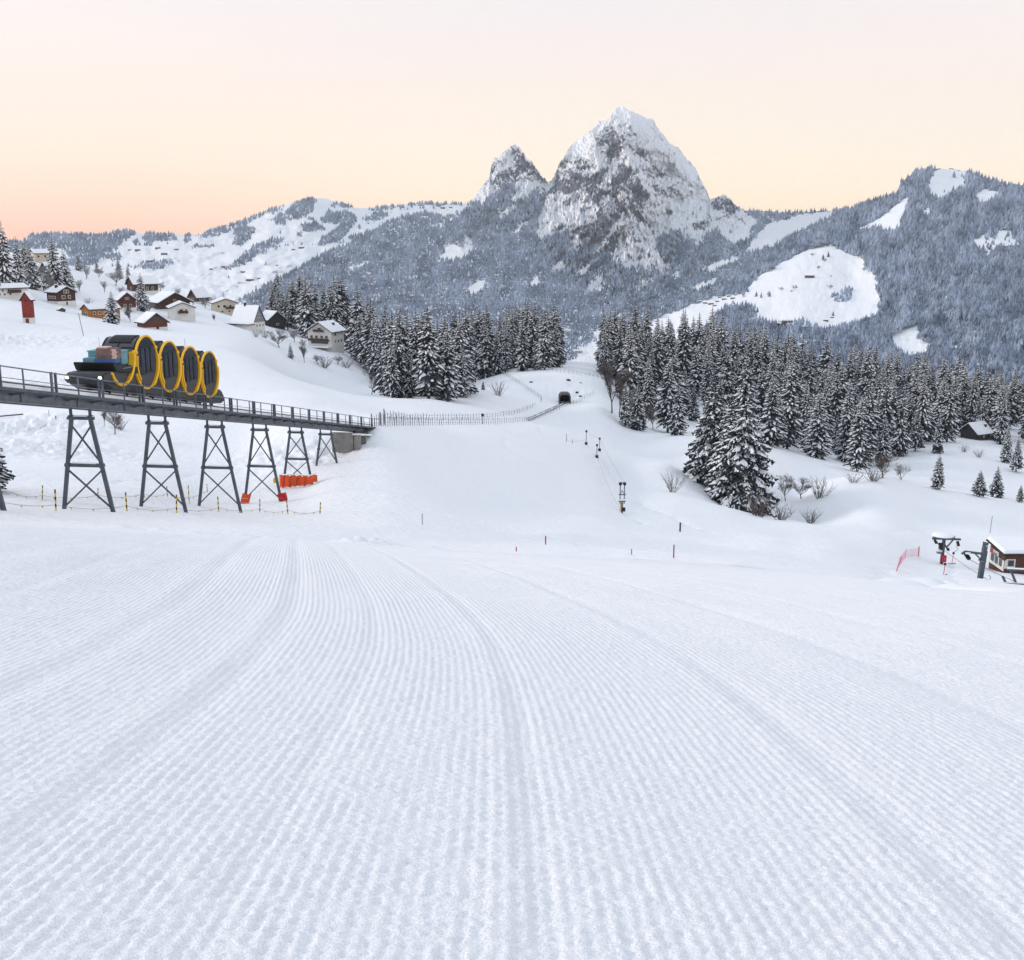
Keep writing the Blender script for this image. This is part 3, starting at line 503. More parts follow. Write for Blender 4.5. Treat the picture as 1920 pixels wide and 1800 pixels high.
hm.node_tree.links.new(pv.outputs[0], nn['Material Output'].inputs['Volume']); hz.data.materials.append(hm); tag(hz, 'thin cold blue haze softening the distant mountains', 'haze', kind='stuff')
vs = scn.view_settings; vs.view_transform = 'Standard'; vs.look = 'None'; vs.exposure = .09; vs.gamma = 1
scn.cycles.use_denoising = True; scn.cycles.max_bounces = 4; scn.cycles.diffuse_bounces = 2; scn.cycles.volume_bounces = 0; scn.cycles.use_adaptive_sampling = True; scn.cycles.adaptive_threshold = .02
# ------------------------------------------------------------------ materials of the things
M['needle'] = mat('spruce_needles', (.040,.047,.055), .85, noise=.5, scale=2, spec=.1)
M['needle_far'] = mat('frosted_needles', (.12,.135,.155), .9, noise=.5, scale=.8, spec=.1)
M['trunk'] = mat('bark', (.075,.06,.052), .9, noise=.4, scale=3)
M['twig'] = mat('bare_twigs', (.12,.10,.092), .9, noise=.3, scale=3)
M['frost_twig'] = mat('frosted_twigs', (.30,.29,.30), .9, noise=.3, scale=2)
M['steel'] = mat('grey_painted_steel', (.085,.098,.115), .5, .2, noise=.22, scale=1.5)
M['steel2'] = mat('galvanised_steel', (.17,.185,.205), .45, .4, noise=.25, scale=2)
M['dark'] = mat('black_rubber', (.02,.02,.022), .6)
M['body'] = mat('anthracite_paint', (.035,.037,.042), .38, noise=.12, scale=1.2, spec=.4)
M['glass'] = mat('dark_glass', (.02,.024,.03), .07, spec=.8)
M['glass2'] = mat('tinted_glass', (.03,.035,.045), .05, 0, spec=.8)
M['yellow'] = mat('yellow_paint', (.90,.48,.008), .4, spec=.4, noise=.06, scale=2)
M['white'] = mat('white_render', (.70,.68,.64), .85, noise=.08, scale=1)
M['cream'] = mat('cream_render', (.62,.55,.43), .85, noise=.1, scale=1)
M['beige'] = mat('beige_render', (.55,.47,.38), .85, noise=.1, scale=1)
def plank(name, rgb, sc=7):
    m = mat(name, rgb, .85, noise=.35, scale=2); n = m.node_tree.nodes; l = m.node_tree.links
    w_ = n.new('ShaderNodeTexWave'); w_.inputs['Scale'].default_value = sc; w_.inputs['Distortion'].default_value = .6; w_.bands_direction = 'DIAGONAL'
    o = n.new('ShaderNodeTexCoord'); l.new(o.outputs['Object'], w_.inputs[0])
    bp = n.new('ShaderNodeBump'); bp.inputs['Strength'].default_value = .6; bp.inputs['Distance'].default_value = .05; l.new(w_.outputs[1], bp.inputs['Height']); l.new(bp.outputs[0], n['Principled BSDF'].inputs['Normal'])
    return m
M['wood'] = plank('dark_brown_planks', (.085,.042,.03)); M['wood2'] = plank('weathered_planks', (.11,.075,.06)); M['redwood'] = plank('red_brown_planks', (.16,.055,.04))
M['hutwood'] = plank('brown_hut_planks', (.11,.055,.04)); M['redpaint'] = plank('red_painted_boards', (.27,.042,.035), 9); M['orangewood'] = plank('orange_larch_planks', (.42,.17,.045)); M['blackwood'] = plank('blackened_planks', (.04,.036,.036))
M['concrete'] = mat('concrete', (.25,.235,.22), .9, noise=.25, scale=1.5, bump=.3)
M['portal'] = mat('weathered_concrete', (.13,.115,.11), .9, noise=.3, scale=1.5); M['orange'] = mat('orange_tarpaulin', (.72,.085,.015), .6, noise=.12, scale=2)
M['red'] = mat('red_paint', (.55,.02,.03), .5); M['pink'] = mat('pink_mesh', (.70,.32,.40), .8)
M['stake_y'] = mat('yellow_stake', (.75,.48,.02), .6); M['black'] = mat('black_paint', (.015,.015,.016), .6)
M['teal'] = mat('teal_plastic', (.13,.30,.36), .5, noise=.1, scale=2); M['blue'] = mat('blue_plastic', (.05,.16,.42), .5, noise=.1, scale=2)
M['board'] = plank('brown_boards', (.24,.16,.14), 12); M['pinkbox'] = mat('pale_pink_board', (.72,.47,.42), .8, noise=.15, scale=6)
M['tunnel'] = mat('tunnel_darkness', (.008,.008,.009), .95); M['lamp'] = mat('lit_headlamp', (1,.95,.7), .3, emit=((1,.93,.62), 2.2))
M['wgrey'] = mat('grey_shutter', (.22,.23,.25), .7); M['poster_w'] = mat('poster_white', (.6,.58,.58), .7); M['rail'] = mat('rail_steel', (.10,.095,.095), .45, .6)

# ------------------------------------------------------------------ trees
def spruce_mesh(seed, H, Rr, tiers, nb, snow, base=.05, twigs=False, taper=.85):
    rg = random.Random(seed); t = MB()
    lean = (rg.uniform(-.015,.015), rg.uniform(-.015,.015))
    t.tube([(lean[0]*H*k/5, lean[1]*H*k/5, H*.97*k/5-(.8 if k == 0 else 0)) for k in range(6)], [Rr*.085*(1-.9*k/5)+.01 for k in range(6)], 7)
    c = MB(); ph = rg.uniform(0, 6)
    def blade(o, az, L, rise, droop, w, sn):
        ca, sa = math.cos(az), math.sin(az); us = (0, .3, .58, .82, 1); hw = (.18, .8, 1, .7, .06); cn = []; le = []; re = []
        for u, h in zip(us, hw):
            x = L*u; z = L*(rise*u-droop*u**1.7)+rg.uniform(-.03,.03)*L; y = rg.uniform(-.05,.05)*L
            cx, cy, cz = o[0]+ca*x-sa*y, o[1]+sa*x+ca*y, o[2]+z
            cn.append((cx, cy, cz)); a, b = w*h*rg.uniform(.65,1.3), w*h*rg.uniform(.65,1.3)
            le.append((cx-sa*a, cy+ca*a, cz-a*rg.uniform(.35,.85))); re.append((cx+sa*b, cy-ca*b, cz-b*rg.uniform(.35,.85)))
        V = cn+le+re; Fc = []
        for k in range(4): Fc += [(k, k+1, 6+k, 5+k), (k, 10+k, 11+k, k+1)]
        c.add(V, Fc, 0)
        # hanging fringe under the spine
        for k in range(1, 4):
            a = cn[k]; d = w*rg.uniform(.7,1.4); q = rg.uniform(-.3,.3)
            c.add([cn[k], cn[k+1], (a[0]+ca*w*.4-sa*q*w, a[1]+sa*w*.4+ca*q*w, a[2]-d)], [(0,1,2)], 0)
        # snow lying on the branch, broken into clumps
        th = (.05*L+.05)*(.6 if twigs else 1)
        full = rg.random() < sn*1.05; s0 = rg.choice((0, 0, 1, 2))
        for k in range(4):
            if not (rg.random() < .93 if full and k >= s0 else rg.random() < sn*.3): continue
            f0, f1 = (rg.uniform(.3,.7), rg.uniform(.3,.7)) if twigs else (rg.uniform(.3,.75), rg.uniform(.3,.75))
            def mx(a, b, f): return tuple(a[i]+(b[i]-a[i])*f for i in range(3))
            up = lambda p, e: (p[0], p[1], p[2]+e)
            A, B = up(cn[k], th*1.3), up(cn[k+1], th*1.3 if k < 3 else th*.4)
            c.add([A, B, up(mx(cn[k+1], le[k+1], f1), th*.55), up(mx(cn[k], le[k], f0), th*.55), up(mx(cn[k], re[k], f1), th*.55), up(mx(cn[k+1], re[k+1], f0), th*.55)], [(0,1,2,3), (0,4,5,1)], 1)
    for i in range(tiers):
        u = i/(tiers-1); z = H*(base+(.97-base)*u**.92); rad = Rr*((1-u)**taper)*rg.uniform(.82,1.12)+.05*Rr
        low = 1-.35*math.exp(-((u)/.07)**2); rad *= low
        n = max(4, int(nb*(.35+.65*rad/Rr))); ph += 1.1
        for j in range(n):
            if rg.random() < .07: continue
            az = ph+2*pi*j/n+rg.uniform(-.25,.25); L = rad*rg.uniform(.72,1.18); zz = z+rg.uniform(-.5,.5)*H/tiers
            rise, dr = rg.uniform(.05,.25)+.35*u**3, rg.uniform(.45,.75)*(1-.35*u)
            o = (lean[0]*zz, lean[1]*zz, zz); w = L*rg.uniform(.17,.25)+.06*(1-u)
            blade(o, az, L, rise, dr, w, snow)
            if twigs and L > Rr*.3:
                for q in (.35, .55, .72, .86):
                    for sd_ in (-1, 1):
                        x = L*q; zc = zz+L*(rise*q-dr*q**1.7); pt = (o[0]+math.cos(az)*x, o[1]+math.sin(az)*x, zc)
                        blade(pt, az+sd_*rg.uniform(.5,.95), L*(1.02-q)*rg.uniform(.4,.62)+.12, .02, .75, L*.06+.04, snow)
    top = lean[0]*H, lean[1]*H
    c.tube([(top[0], top[1], H*.93), (top[0], top[1], H*1.0)], [.10, .02], 5); c.mi[-7:] = [0]*7
    return t, c
def spruce(seed, H, Rr, tiers, nb, snow, base, label, twigs=False, needle='needle', taper=.85):
    t, c = spruce_mesh(seed, H, Rr, tiers, nb, snow, base, twigs, taper)
    r = empty('spruce_tree', (0,0,-500), 0, label, 'spruce')
    t.build('trunk', M['trunk'], r, True); c.build('crown', [M[needle], M['cap']], r)
    return r
PRO = [spruce(10+k, 20, 3.0+.5*(k % 3), 34, 15, (.58,.68,.48,.78,.62,.52,.66,.56)[k], (.05,.10,.04,.06,.16,.05,.08,.22)[k], 'x', taper=(.8,.75,.9,.7,.85,.8,.62,.6)[k]) for k in range(8)]
HEAVY = [spruce(50+k, 20, 3.6+.6*k, 26, 12, .95, .04, 'x', taper=.75) for k in range(3)]
_used = set()
def place(pro, p, h, label, group, w=1.0, rz=None, cat=None, sink=.15):
    if pro.name not in _used: _used.add(pro.name); o = pro
    else: o = copy_tree(pro)
    k = h/pro.get('h', 20.0)
    o.location = (float(p[0]), float(p[1]), float(p[2])-sink); o.scale = (k*w, k*w, k); o.rotation_euler = (0, 0, random.uniform(0, 6.28) if rz is None else rz)
    o['label'] = label
    if group: o['group'] = group
    elif 'group' in o: del o['group']
    if cat: o['category'] = cat
    return o
def plant_forest(poly, n, mind, hr, label, group, pros=PRO, wr=(.85,1.15), tries=9000, front=()):
    pts = list(front); xs = [p[0] for p in poly]; ys = [p[1] for p in poly]; got = 0
    for _ in range(tries):
        if got >= n: break
        px = random.uniform(min(xs), max(xs)); Y = random.uniform(min(ys), max(ys))
        if not inpoly(poly, np.array([px]), np.array([Y]))[0]: continue
        X = (px-960)/F*Y*1.01
        if any((X-a)**2+(Y-b)**2 < mind**2 for a, b in pts): continue
        pts.append((X, Y)); got += 1
        place(random.choice(pros), on(X, Y), hr[0]*.78+(hr[1]*1.08-hr[0]*.78)*random.random()**.8, label, group, random.uniform(*wr))
    return got
def merged_forest(poly, n, mind, hr, label, wr=(.85,1.15), front=()):
    pts = list(front); xs = [p[0] for p in poly]; ys = [p[1] for p in poly]; VV = []; QQ = []; MI = []; base = 0
    src = []
    for pr in PRO[:5]:
        for ch in pr.children:
            me = ch.data; v = np.empty(len(me.vertices)*3, np.float32); me.vertices.foreach_get('co', v); src.append((pr.name, ch.name.startswith('trunk'), v.reshape(-1, 3), [tuple(p.vertices) for p in me.polygons], [p.material_index for p in me.polygons]))
    names = sorted({s[0] for s in src}); out_v = []; out_f = []; out_m = []
    for _ in range(n*60):
        if len(pts)-len(front) >= n: break
        px = random.uniform(min(xs), max(xs)); Y = random.uniform(min(ys), max(ys))
        if not inpoly(poly, np.array([px]), np.array([Y]))[0]: continue
        X = (px-960)/F*Y*1.01
        if any((X-a)**2+(Y-b)**2 < mind**2 for a, b in pts): continue
        pts.append((X, Y)); q = on(X, Y); k = (hr[0]*.7+(hr[1]*1.1-hr[0]*.7)*random.random()**.8)/20; w_ = random.uniform(*wr); an = random.uniform(0, 6.28); c_, s_ = math.cos(an), math.sin(an); nm = random.choice(names)
        for (pn_, tr, v, fs, mi) in src:
            if pn_ != nm: continue
            x, y = v[:,0]*k*w_, v[:,1]*k*w_; V = np.stack([c_*x-s_*y+q[0], s_*x+c_*y+q[1], v[:,2]*k+q[2]-.15], 1); out_v.append(V)
            out_f += [tuple(i+base for i in f) for f in fs]; out_m += [2 if tr else i for i in mi]; base += len(V)
    me = bpy.data.meshes.new('back_forest'); me.from_pydata(np.concatenate(out_v).tolist(), [], out_f)
    for m_ in (M['needle'], M['cap'], M['trunk']): me.materials.append(m_)
    me.polygons.foreach_set('material_index', out_m); o = link('forest', me); return tag(o, label, 'forest', kind='stuff')
nf = [plant_forest([(718,266),(862,262),(874,300),(860,335),(718,335)], 36, 2.2, (15.5,21.5), 'tall snow dusted spruce in the dense clump on the snow mound left of the tunnel', 'spruces in the clump on the mound', wr=(.9,1.25)),
      plant_forest([(872,405),(1040,385),(1046,430),(1040,500),(872,500)], 40, 3.4, (18,26), 'dark snow laden spruce in the wood above the left side of the tunnel', 'spruces in the wood left of the tunnel', wr=(.9,1.3)),
      plant_forest([(640,420),(720,345),(872,365),(872,500),(640,480)], 46, 3.8, (18,26), 'snow laden spruce in the wood between chalet hotel and spruce clump', 'spruces in the wood beside the chalet hotel', wr=(.9,1.3)),
      plant_forest([(512,470),(560,445),(640,435),(640,540),(512,560)], 26, 4.0, (16,25), 'snow laden spruce in the wood behind the steep roofed house', 'spruces behind the village', wr=(.9,1.25)),
      plant_forest([(1124,372),(1180,345),(1255,318),(1340,320),(1440,298),(1540,300),(1650,308),(1700,345),(1760,372),(1880,390),(1980,350),(1980,470),(1124,455)], 118, 4.2, (16,24), 'snow laden spruce in the wide dense forest right of the tunnel', 'spruces in the forest right of the tunnel', wr=(.95,1.35), front=[tuple(at(1828,822)[:2])])]
merged_forest([(1124,455),(1980,470),(1980,640),(1124,560)], 185, 3.9, (20,28), 'dense back rows of the snow laden spruce forest right of the tunnel', (1.0,1.35))
merged_forest([(640,480),(1040,500),(1040,600),(640,580)], 70, 3.8, (18,26), 'dense back rows of the snow laden spruce wood left of the tunnel', (1.0,1.3))
print('forest counts', nf)
# big pair in front of the forest
b1 = spruce(90, 18.0, 5.6, 30, 15, .66, .03, 'x', True, taper=.72); b1['h'] = 18.0
p = at(1391,953); place(b1, p, 219*mpp(p), 'biggest snow laden spruce standing alone in front of the right forest', None, 1.16, .4)
b2 = spruce(91, 18.0, 4.9, 30, 14, .5, .03, 'x', True, taper=.75); b2['h'] = 18.0
p = at(1332,905); place(b2, p, 198*mpp(p), 'dark broad spruce half hidden behind the left side of the biggest spruce', None, 1.25, 1.4)
p = at(1362,930); place(b2, p, 190*mpp(p), 'dark spruce squeezed between the biggest spruce and the broad one on its left', None, 1.05, 2.9)
for (px, py, h, w, lab) in ((1757,918,70,1.35,'small lone spruce on the snow ridge below the dark cabin'), (1836,931,54,1.7,'short broad spruce, left of the pair on the right snow ridge'), (1868,932,62,1.3,'slim spruce, right of the pair on the right snow ridge'), (1912,942,36,1.5,'small spruce on the snow ridge at the right picture edge'),
        (1270,816,108,1.25,'rounded snow laden spruce at the front edge of the right forest, above the bare shrub'), (1530,858,132,1.4,'broad snow striped spruce on the forest edge right of the biggest spruce'), (1607,884,138,1.3,'dark spruce on the forest edge beside the bare tree with spreading twigs'), (1458,838,100,1.1,'tall slim dark spruce at the forest edge just behind the biggest spruce'),
        (1757,850,85,.7,'very slender snow covered spruce left of the dark cabin'), (1885,868,75,1.1,'snow covered spruce standing right of the dark cabin'), (1905,885,70,1.1,'snow covered spruce near the right edge below the cabin'), (1172,800,88,.95,'slim spruce at the left front corner of the right forest'),
        (1195,806,95,1.0,'dense spruce second from the left at the right forest front'), (948,698,86,1.1,'snowy spruce standing in front of the wood left of the tunnel'), (895,690,70,1.2,'bushy snow covered spruce at the front of the wood left of the tunnel'), (880,737,38,1.1,'small young spruce right of the clump on the mound'), (906,731,18,1.5,'tiny young spruce by the bare shrub on the mound')):
    p = at(px, py); place(random.choice(PRO), p, h*mpp(p), lab, None, w)
for (px, py, h, w, lab) in ((13,548,130,.85,'tallest snow covered spruce at the left edge above the white house'), (37,545,100,.85,'snow covered spruce just right of the tallest one at the left edge'), (52,520,72,.8,'dark spruce behind the two tall left spruces'), (-6,540,122,.9,'snow covered spruce cut by the left picture edge'),
        (105,548,102,1.0,'broad snow plastered spruce beside the hillside house'), (124,550,84,.9,'snow plastered spruce leaning on the broad one beside the hillside house'), (148,508,36,1.25,'small spruce alone on the hill crest'), (211,607,62,1.15,'dark spruce in front of the orange house'), (267,584,74,.95,'snow plastered spruce between the red gabled house and the brown chalet'),
        (301,524,24,1.0,'little spruce right of the upper house'), (317,545,46,1.1,'spruce above the dark brown chalet'), (331,545,40,1.0,'dark spruce behind the spruce above the brown chalet'), (419,568,62,1.25,'large even spruce above the beige house'), (440,572,50,.9,'smaller slim spruce right of the large even spruce'), (489,585,48,1.2,'spruce between steep roofed house and the village edge'), (503,590,36,1.0,'small spruce behind the dark barn'), (545,672,30,1.4,'small snow covered spruce below the village edge')):
    p = at(px, py); place(random.choice(HEAVY), p, h*mpp(p), lab, None, w)
for (px, py, h) in ((224,522,40),(241,530,34),(256,517,44),(172,508,28),(346,550,40),(361,554,36),(381,558,40),(397,562,44),(409,564,34),(456,572,40),(471,580,36),(480,584,40),(522,592,40),(131,548,58),(61,542,78),(47,522,66),(182,512,24),(286,524,26)):
    p = at(px, py); place(random.choice(HEAVY), p, h*mpp(p)*random.uniform(.9,1.1), 'snow covered spruce in the loose belt of trees behind the village chalets', 'spruces in the belt behind the village', random.uniform(.9,1.2))
p = at(-22,920); place(random.choice(PRO), p, 145*mpp(p), 'dark spruce cut by the left picture edge below the viaduct', None, 1.9)

def bare_tree(seed, H, spread, depth, name='bare_tree', twig='twig', up=.5):
    rg = random.Random(seed); t = MB(); c = MB()
    def grow(p, d, L, r, k):
        pts = [p]; q = Vector(p); dd = Vector(d)
        for i in range(3):
            dd = (dd+Vector((rg.uniform(-1,1), rg.uniform(-1,1), rg.uniform(-.5,.9)))*.16).normalized(); q = q+dd*L/3; pts.append(q.copy())
        (t if k >= depth-1 else c).tube(pts, [r, r*.85, r*.7, r*.55], 5 if k >= depth-1 else 3, False)
        if k == 0: return
        for i in range(rg.choice((4,4,5)) if k < depth else 5):
            a = rg.uniform(0, 6.28); s = rg.uniform(.5,1.0)*spread
            e = Vector((math.cos(a)*s, math.sin(a)*s, 0)); nd = (dd*.8+e+Vector((0,0,up*.35))).normalized()
            st = pts[rg.choice((1,2,2,3)) if k == depth else rg.choice((1,2,3,3))]; grow(st, nd, L*rg.uniform(.55,.8), max(r*.55, .016), k-1)
    grow((0,0,-.3), (0,0,1), H*.33, H*.018, depth)
    r = empty(name, (0,0,-500), 0, 'x', 'bare tree'); t.build('trunk', M['trunk'], r, True); o = c.build('crown', M[twig], r, True)
    r['h'] = H*1.0; return r
def bush(seed, H, n, twig='twig'):
    rg = random.Random(seed); c = MB(); t = MB()
    for i in range(n):
        a = rg.uniform(0, 6.28); s = rg.uniform(.1,.75); base = Vector((math.cos(a)*H*.12*s, math.sin(a)*H*.12*s, -.15)); d = Vector((math.cos(a)*s, math.sin(a)*s, 1)).normalized(); pts = [base]
        for k in range(4): d = (d+Vector((rg.uniform(-.2,.2), rg.uniform(-.2,.2), .05))).normalized(); pts.append(pts[-1]+d*H*rg.uniform(.2,.28))
        t.tube(pts, [H*.012, H*.010, H*.008, H*.006, H*.004], 4, False)
        for k in (1,1,2,2,3,3,4):
            e = (d+Vector((rg.uniform(-.9,.9), rg.uniform(-.9,.9), rg.uniform(-.1,.5)))).normalized(); m_ = pts[k]+e*H*.12; c.tube([pts[k], m_, m_+(e+Vector((rg.uniform(-.6,.6), rg.uniform(-.6,.6), .3)))*H*.09], [H*.006, H*.005, H*.003], 3, False)
    r = empty('shrub', (0,0,-500), 0, 'x', 'shrub'); t.build('stem', M['twig'], r, True); c.build('twig_crown', M[twig], r, True); r['h'] = H; return r
BT = [bare_tree(200, 10, .95, 5), bare_tree(201, 10, 1.1, 5, up=.7), bare_tree(202, 10, .6, 5, up=1.0), bare_tree(203, 10, 1.0, 5, twig='frost_twig'), bare_tree(204, 10, .75, 5, twig='frost_twig', up=.9)]
BU = [bush(300, 3, 16), bush(301, 3, 22), bush(302, 3, 18, 'frost_twig')]
for (k, px, py, h, w, lab) in ((1,215,814,62,1.1,'bare tree with dark spreading twigs right behind the first viaduct gap'), (2,196,800,34,.8,'slim bare sapling left of the dark spreading tree behind the viaduct'), (0,697,740,62,.75,'lone bare tree on the snow left of the spruce clump'), (1,524,652,40,1.5,'round crowned bare tree below the village edge'), (2,571,680,36,1.0,'slim bare tree left of the chalet hotel garden'), (3,597,684,28,1.4,'frosty bare tree in front of the chalet hotel'), (3,634,684,26,1.3,'frosty small tree below the right corner of the chalet hotel'), (2,671,680,34,.9,'bare tree right of the chalet hotel'), (4,690,684,30,.8,'frosted slim tree beside the wood right of the chalet hotel'),
        (3,217,536,40,1.3,'dark crowned bare tree on the hill slope above the red gabled house'), (1,270,522,26,1.6,'broad bare tree growing in front of the upper house'), (4,392,560,58,1.0,'tall frosty bare tree left of the large even spruce'), (4,372,552,44,1.0,'frosty bare tree behind the small house with steep snowy roof'), (4,348,545,44,1.1,'frosty bare tree above the white chalet'), (3,280,588,34,1.2,'bare garden tree in front of the dark brown chalet'), (0,245,604,42,.8,'bare tree right of the orange house'), (0,402,602,18,1.0,'tiny bare tree below the beige house'), (4,72,540,50,1.0,'frosty bare tree behind the red tower, left of the grove'), (4,82,546,56,1.0,'frosty bare tree in the middle of the grove above the dark chalet'), (3,94,548,44,1.0,'frosty bare tree at the right of the grove above the dark chalet'), (3,185,520,26,1.3,'bare tree on the crest behind the hill'), (3,240,525,30,1.3,'bare tree at the left of the upper house'), (4,455,565,36,1.0,'frosty bare tree behind the steep roofed house'), (4,469,572,38,1.0,'frosty bare tree right of the steep roof'), (0,535,610,24,1.2,'bare tree behind the dark barn'),
        (2,1147,775,110,.8,'tall thin bare tree left of the right forest'), (2,1161,782,100,.75,'tall thin bare tree touching the right forest'), (4,1180,800,90,.8,'frosted bare tree inside the left front of the right forest'), (1,1211,806,60,.9,'bare tree among the spruces at the forest front'), (1,1225,806,50,1.0,'low bare tree beside the rounded spruce'), (1,1473,940,62,.9,'bare tree right of the biggest spruce'), (1,1502,936,50,1.3,'bare bushy tree leaning over the snow mound'), (0,1656,897,66,1.25,'bare tree with spreading twigs at the forest edge'), (3,1690,900,48,1.1,'frosty bare tree at the end of the forest edge')):
    p = at(px, py); place(BT[k], p, h*mpp(p), lab, None, w)
for (px, py, h) in ((150,548,28),(162,524,32),(196,548,26),(256,566,24),(334,562,26),(386,578,24),(410,563,34),(434,586,24),(300,548,28),(522,606,26),(553,642,28),(566,656,24),(64,527,42),(56,541,36),(227,556,26),(362,574,22),(478,598,26),(447,592,20)):
    p = at(px, py); place(BT[random.choice((3,4,4))], p, h*mpp(p), 'small frosty bare garden tree standing between the village chalets', 'garden trees between the chalets', random.uniform(.9,1.4))
for (k, px, py, h, w, lab) in ((0,1260,923,42,.9,'bare shrub alone on the snow hump left of the biggest spruce'), (2,935,742,28,1.0,'dry shrub on top of the snow mound near the tunnel'), (1,1463,975,30,1.5,'dense shrub at the foot of the biggest spruce'), (1,1420,968,44,1.5,'reddish shrub under the right side of the biggest spruce'), (1,1520,982,28,1.2,'shrub in the snow hollow right of the biggest spruce'), (2,1535,934,40,1.2,'frosty shrub behind the snow mound'), (2,1600,905,20,1.6,'low shrub on the crest of the snow mound, left one'), (1,1636,903,26,1.6,'low wide shrub on the crest of the snow mound'), (2,1808,848,14,1.4,'little shrub in front of the dark cabin'), (2,1835,858,16,1.2,'little shrub below the dark cabin'), (2,165,570,12,1.6,'round bush above the orange house'), (2,480,632,16,1.0,'small frosty bush at the village edge'), (2,497,634,16,1.3,'second frosty bush at the village edge, nearer the round crowned tree'), (1,608,690,20,1.5,'dark bush below the chalet hotel terrace'), (2,650,690,18,1.5,'snowy bush right of the chalet hotel'), (1,225,806,22,1.2,'low bush beside the dark spreading tree behind the viaduct')):
    p = at(px, py); place(BU[k], p, h*mpp(p), lab, None, w)
for pr in PRO+HEAVY+BT+BU:
    if pr.name not in _used: print('unused proto', pr.name)
# ------------------------------------------------------------------ houses
def house(name, label, px, py, w, l, h, r, turn, wall, wins=(), base=None, over=.10, snow=.22, roof='blackwood', balcony=(), chimney=None, door=None, cat='house', gable=None, extra=None):
    p = at(px, py); u = mpp(p); W, L, Hh, Rr = w*u, l*u, h*u, r*u; o_ = over*W
    rz = math.atan2(-p[0], p[1])+R(turn); root = empty(name, (p[0], p[1], p[2]), rz, label, cat)
    hb = base*u if base else 0
    MB().prism([(-W/2,hb),(W/2,hb),(W/2,Hh),(0,Hh+Rr),(-W/2,Hh)], 'y', -L/2, L/2).build('wall', M[wall], root)
    if True:
        bw = -.04 if not base else .03
        MB().box((0,0,(hb-3.5)/2), (W+2*bw, L+2*bw, hb+3.5)).build('foundation', M['white' if base else wall], root)
    if gable: MB().prism([(-W/2*.98,Hh),(W/2*.98,Hh),(0,Hh+Rr*.98)], 'y', -L/2-.08, -L/2-.02).build('gable_boards', M[gable], root)
    sl = Rr/(W/2); e = W/2+o_; ze = Hh-o_*sl; t = .10+.012*W; ts = snow*u*4.5+.12
    def chev(a, b, ex): return [(-e-ex, ze-ex*sl+a), (0, Hh+Rr+a), (e+ex, ze-ex*sl+a), (e+ex, ze-ex*sl+b), (0, Hh+Rr+b), (-e-ex, ze-ex*sl+b)]
    ro = MB().prism(chev(.02, .02+t, 0), 'y', -L/2-o_, L/2+o_).build('roof', M[roof], root)
    MB().prism(chev(.025+t, .025+t+ts, -.06), 'y', -L/2-o_+.05, L/2+o_-.05).build('roof_snow', M['cap'], root, bevel=min(.14, ts*.35))
    def face(f, a, z, d): return {'f': (a*W/2, -L/2-d, z*Hh), 'l': (-W/2-d, a*L/2, z*Hh), 'r': (W/2+d, a*L/2, z*Hh)}[f]
    for (f, a, z, ww, hh) in wins:
        ww *= u; hh *= u; fr = MB(); c = face(f, a, z, .04); dm = (ww+.25, .1, hh+.25) if f == 'f' else (.1, ww+.25, hh+.25)
        fo = fr.box(c, dm).build('window', M['white'], root); c2 = face(f, a, z, .10); dm2 = (ww, .06, hh) if f == 'f' else (.06, ww, hh)
        MB().box(c2, dm2).build('pane', M['glass'], fo)
    for (f, a, z, ww) in balcony:
        c = face(f, a, z, .5); m_ = MB(); ww *= u
        if f == 'f': m_.box((c[0], c[1], c[2]), (ww, 1.0, .14)); m_.box((c[0], c[1]-.48, c[2]+.45), (ww, .08, .75))
        else: m_.box(c, (1.0, ww, .14)); m_.box((c[0]+(-.48 if f == 'l' else .48), c[1], c[2]+.45), (.08, ww, .75))
        bo = m_.build('balcony', M['wood'], root)
    if door:
        f, a, ww, hh = door; c = face(f, a, 0, .05); MB().box((c[0], c[1], hh*u/2), (ww*u, .12, hh*u) if f == 'f' else (.12, ww*u, hh*u)).build('door', M['wood'], root)
    if chimney:
        x, y = chimney; zc = Hh+Rr*(1-abs(x)); ch = MB().box((x*W/2, y*L/2, zc+.35), (.7, .7, 1.9)).build('chimney', M['blackwood'], root); MB().box((x*W/2, y*L/2, zc+1.42), (.85, .85, .22)).build('chimney_snow', M['cap'], ch)
    if extra: extra(root, u, W, L, Hh, Rr)
    return root
house('white_house', 'long white house with dark balcony under a snowy roof at the left edge', 14, 557, 34, 62, 16, 6, -62, 'white', [('r',-.75,.35,3,3.5),('r',-.45,.35,3,3.5),('r',-.1,.35,3,3.5),('r',-.55,.78,3,4),('r',-.2,.78,3,4),('f',.2,.5,3,4)], balcony=[('r',.1,.52,24)], chimney=(.5,-.6))
house('brown_chalet', 'dark brown chalet with white windows and white ground floor above the orange house', 116, 571, 36, 34, 23, 9, 32, 'wood', [('f',-.35,.62,6,5),('f',.3,.62,4,5),('f',-.16,1.05,3.4,5),('f',.16,1.05,3.4,5),('l',-.5,.6,4,4),('l',0,.6,4,4),('l',.5,.6,4,4)], base=7, chimney=(-.4,.1), door=('f',0,2.6,6))
def tower_extra(root, u, W, L, H, Rr): MB().box((0,-L/2-.08,H*.10), (W*.35,.12,H*.2)).build('door', M['redwood'], root); MB().box((0,-L/2-.06,H*.93), (.35,.1,.4)).build('vent', M['black'], root)
house('red_tower', 'tall narrow red wooden tower with snowy gable roof on white plinth', 55, 606, 17, 12, 44, 12, -28, 'redpaint', [], base=10, over=.16, snow=.12, cat='tower', extra=tower_extra)
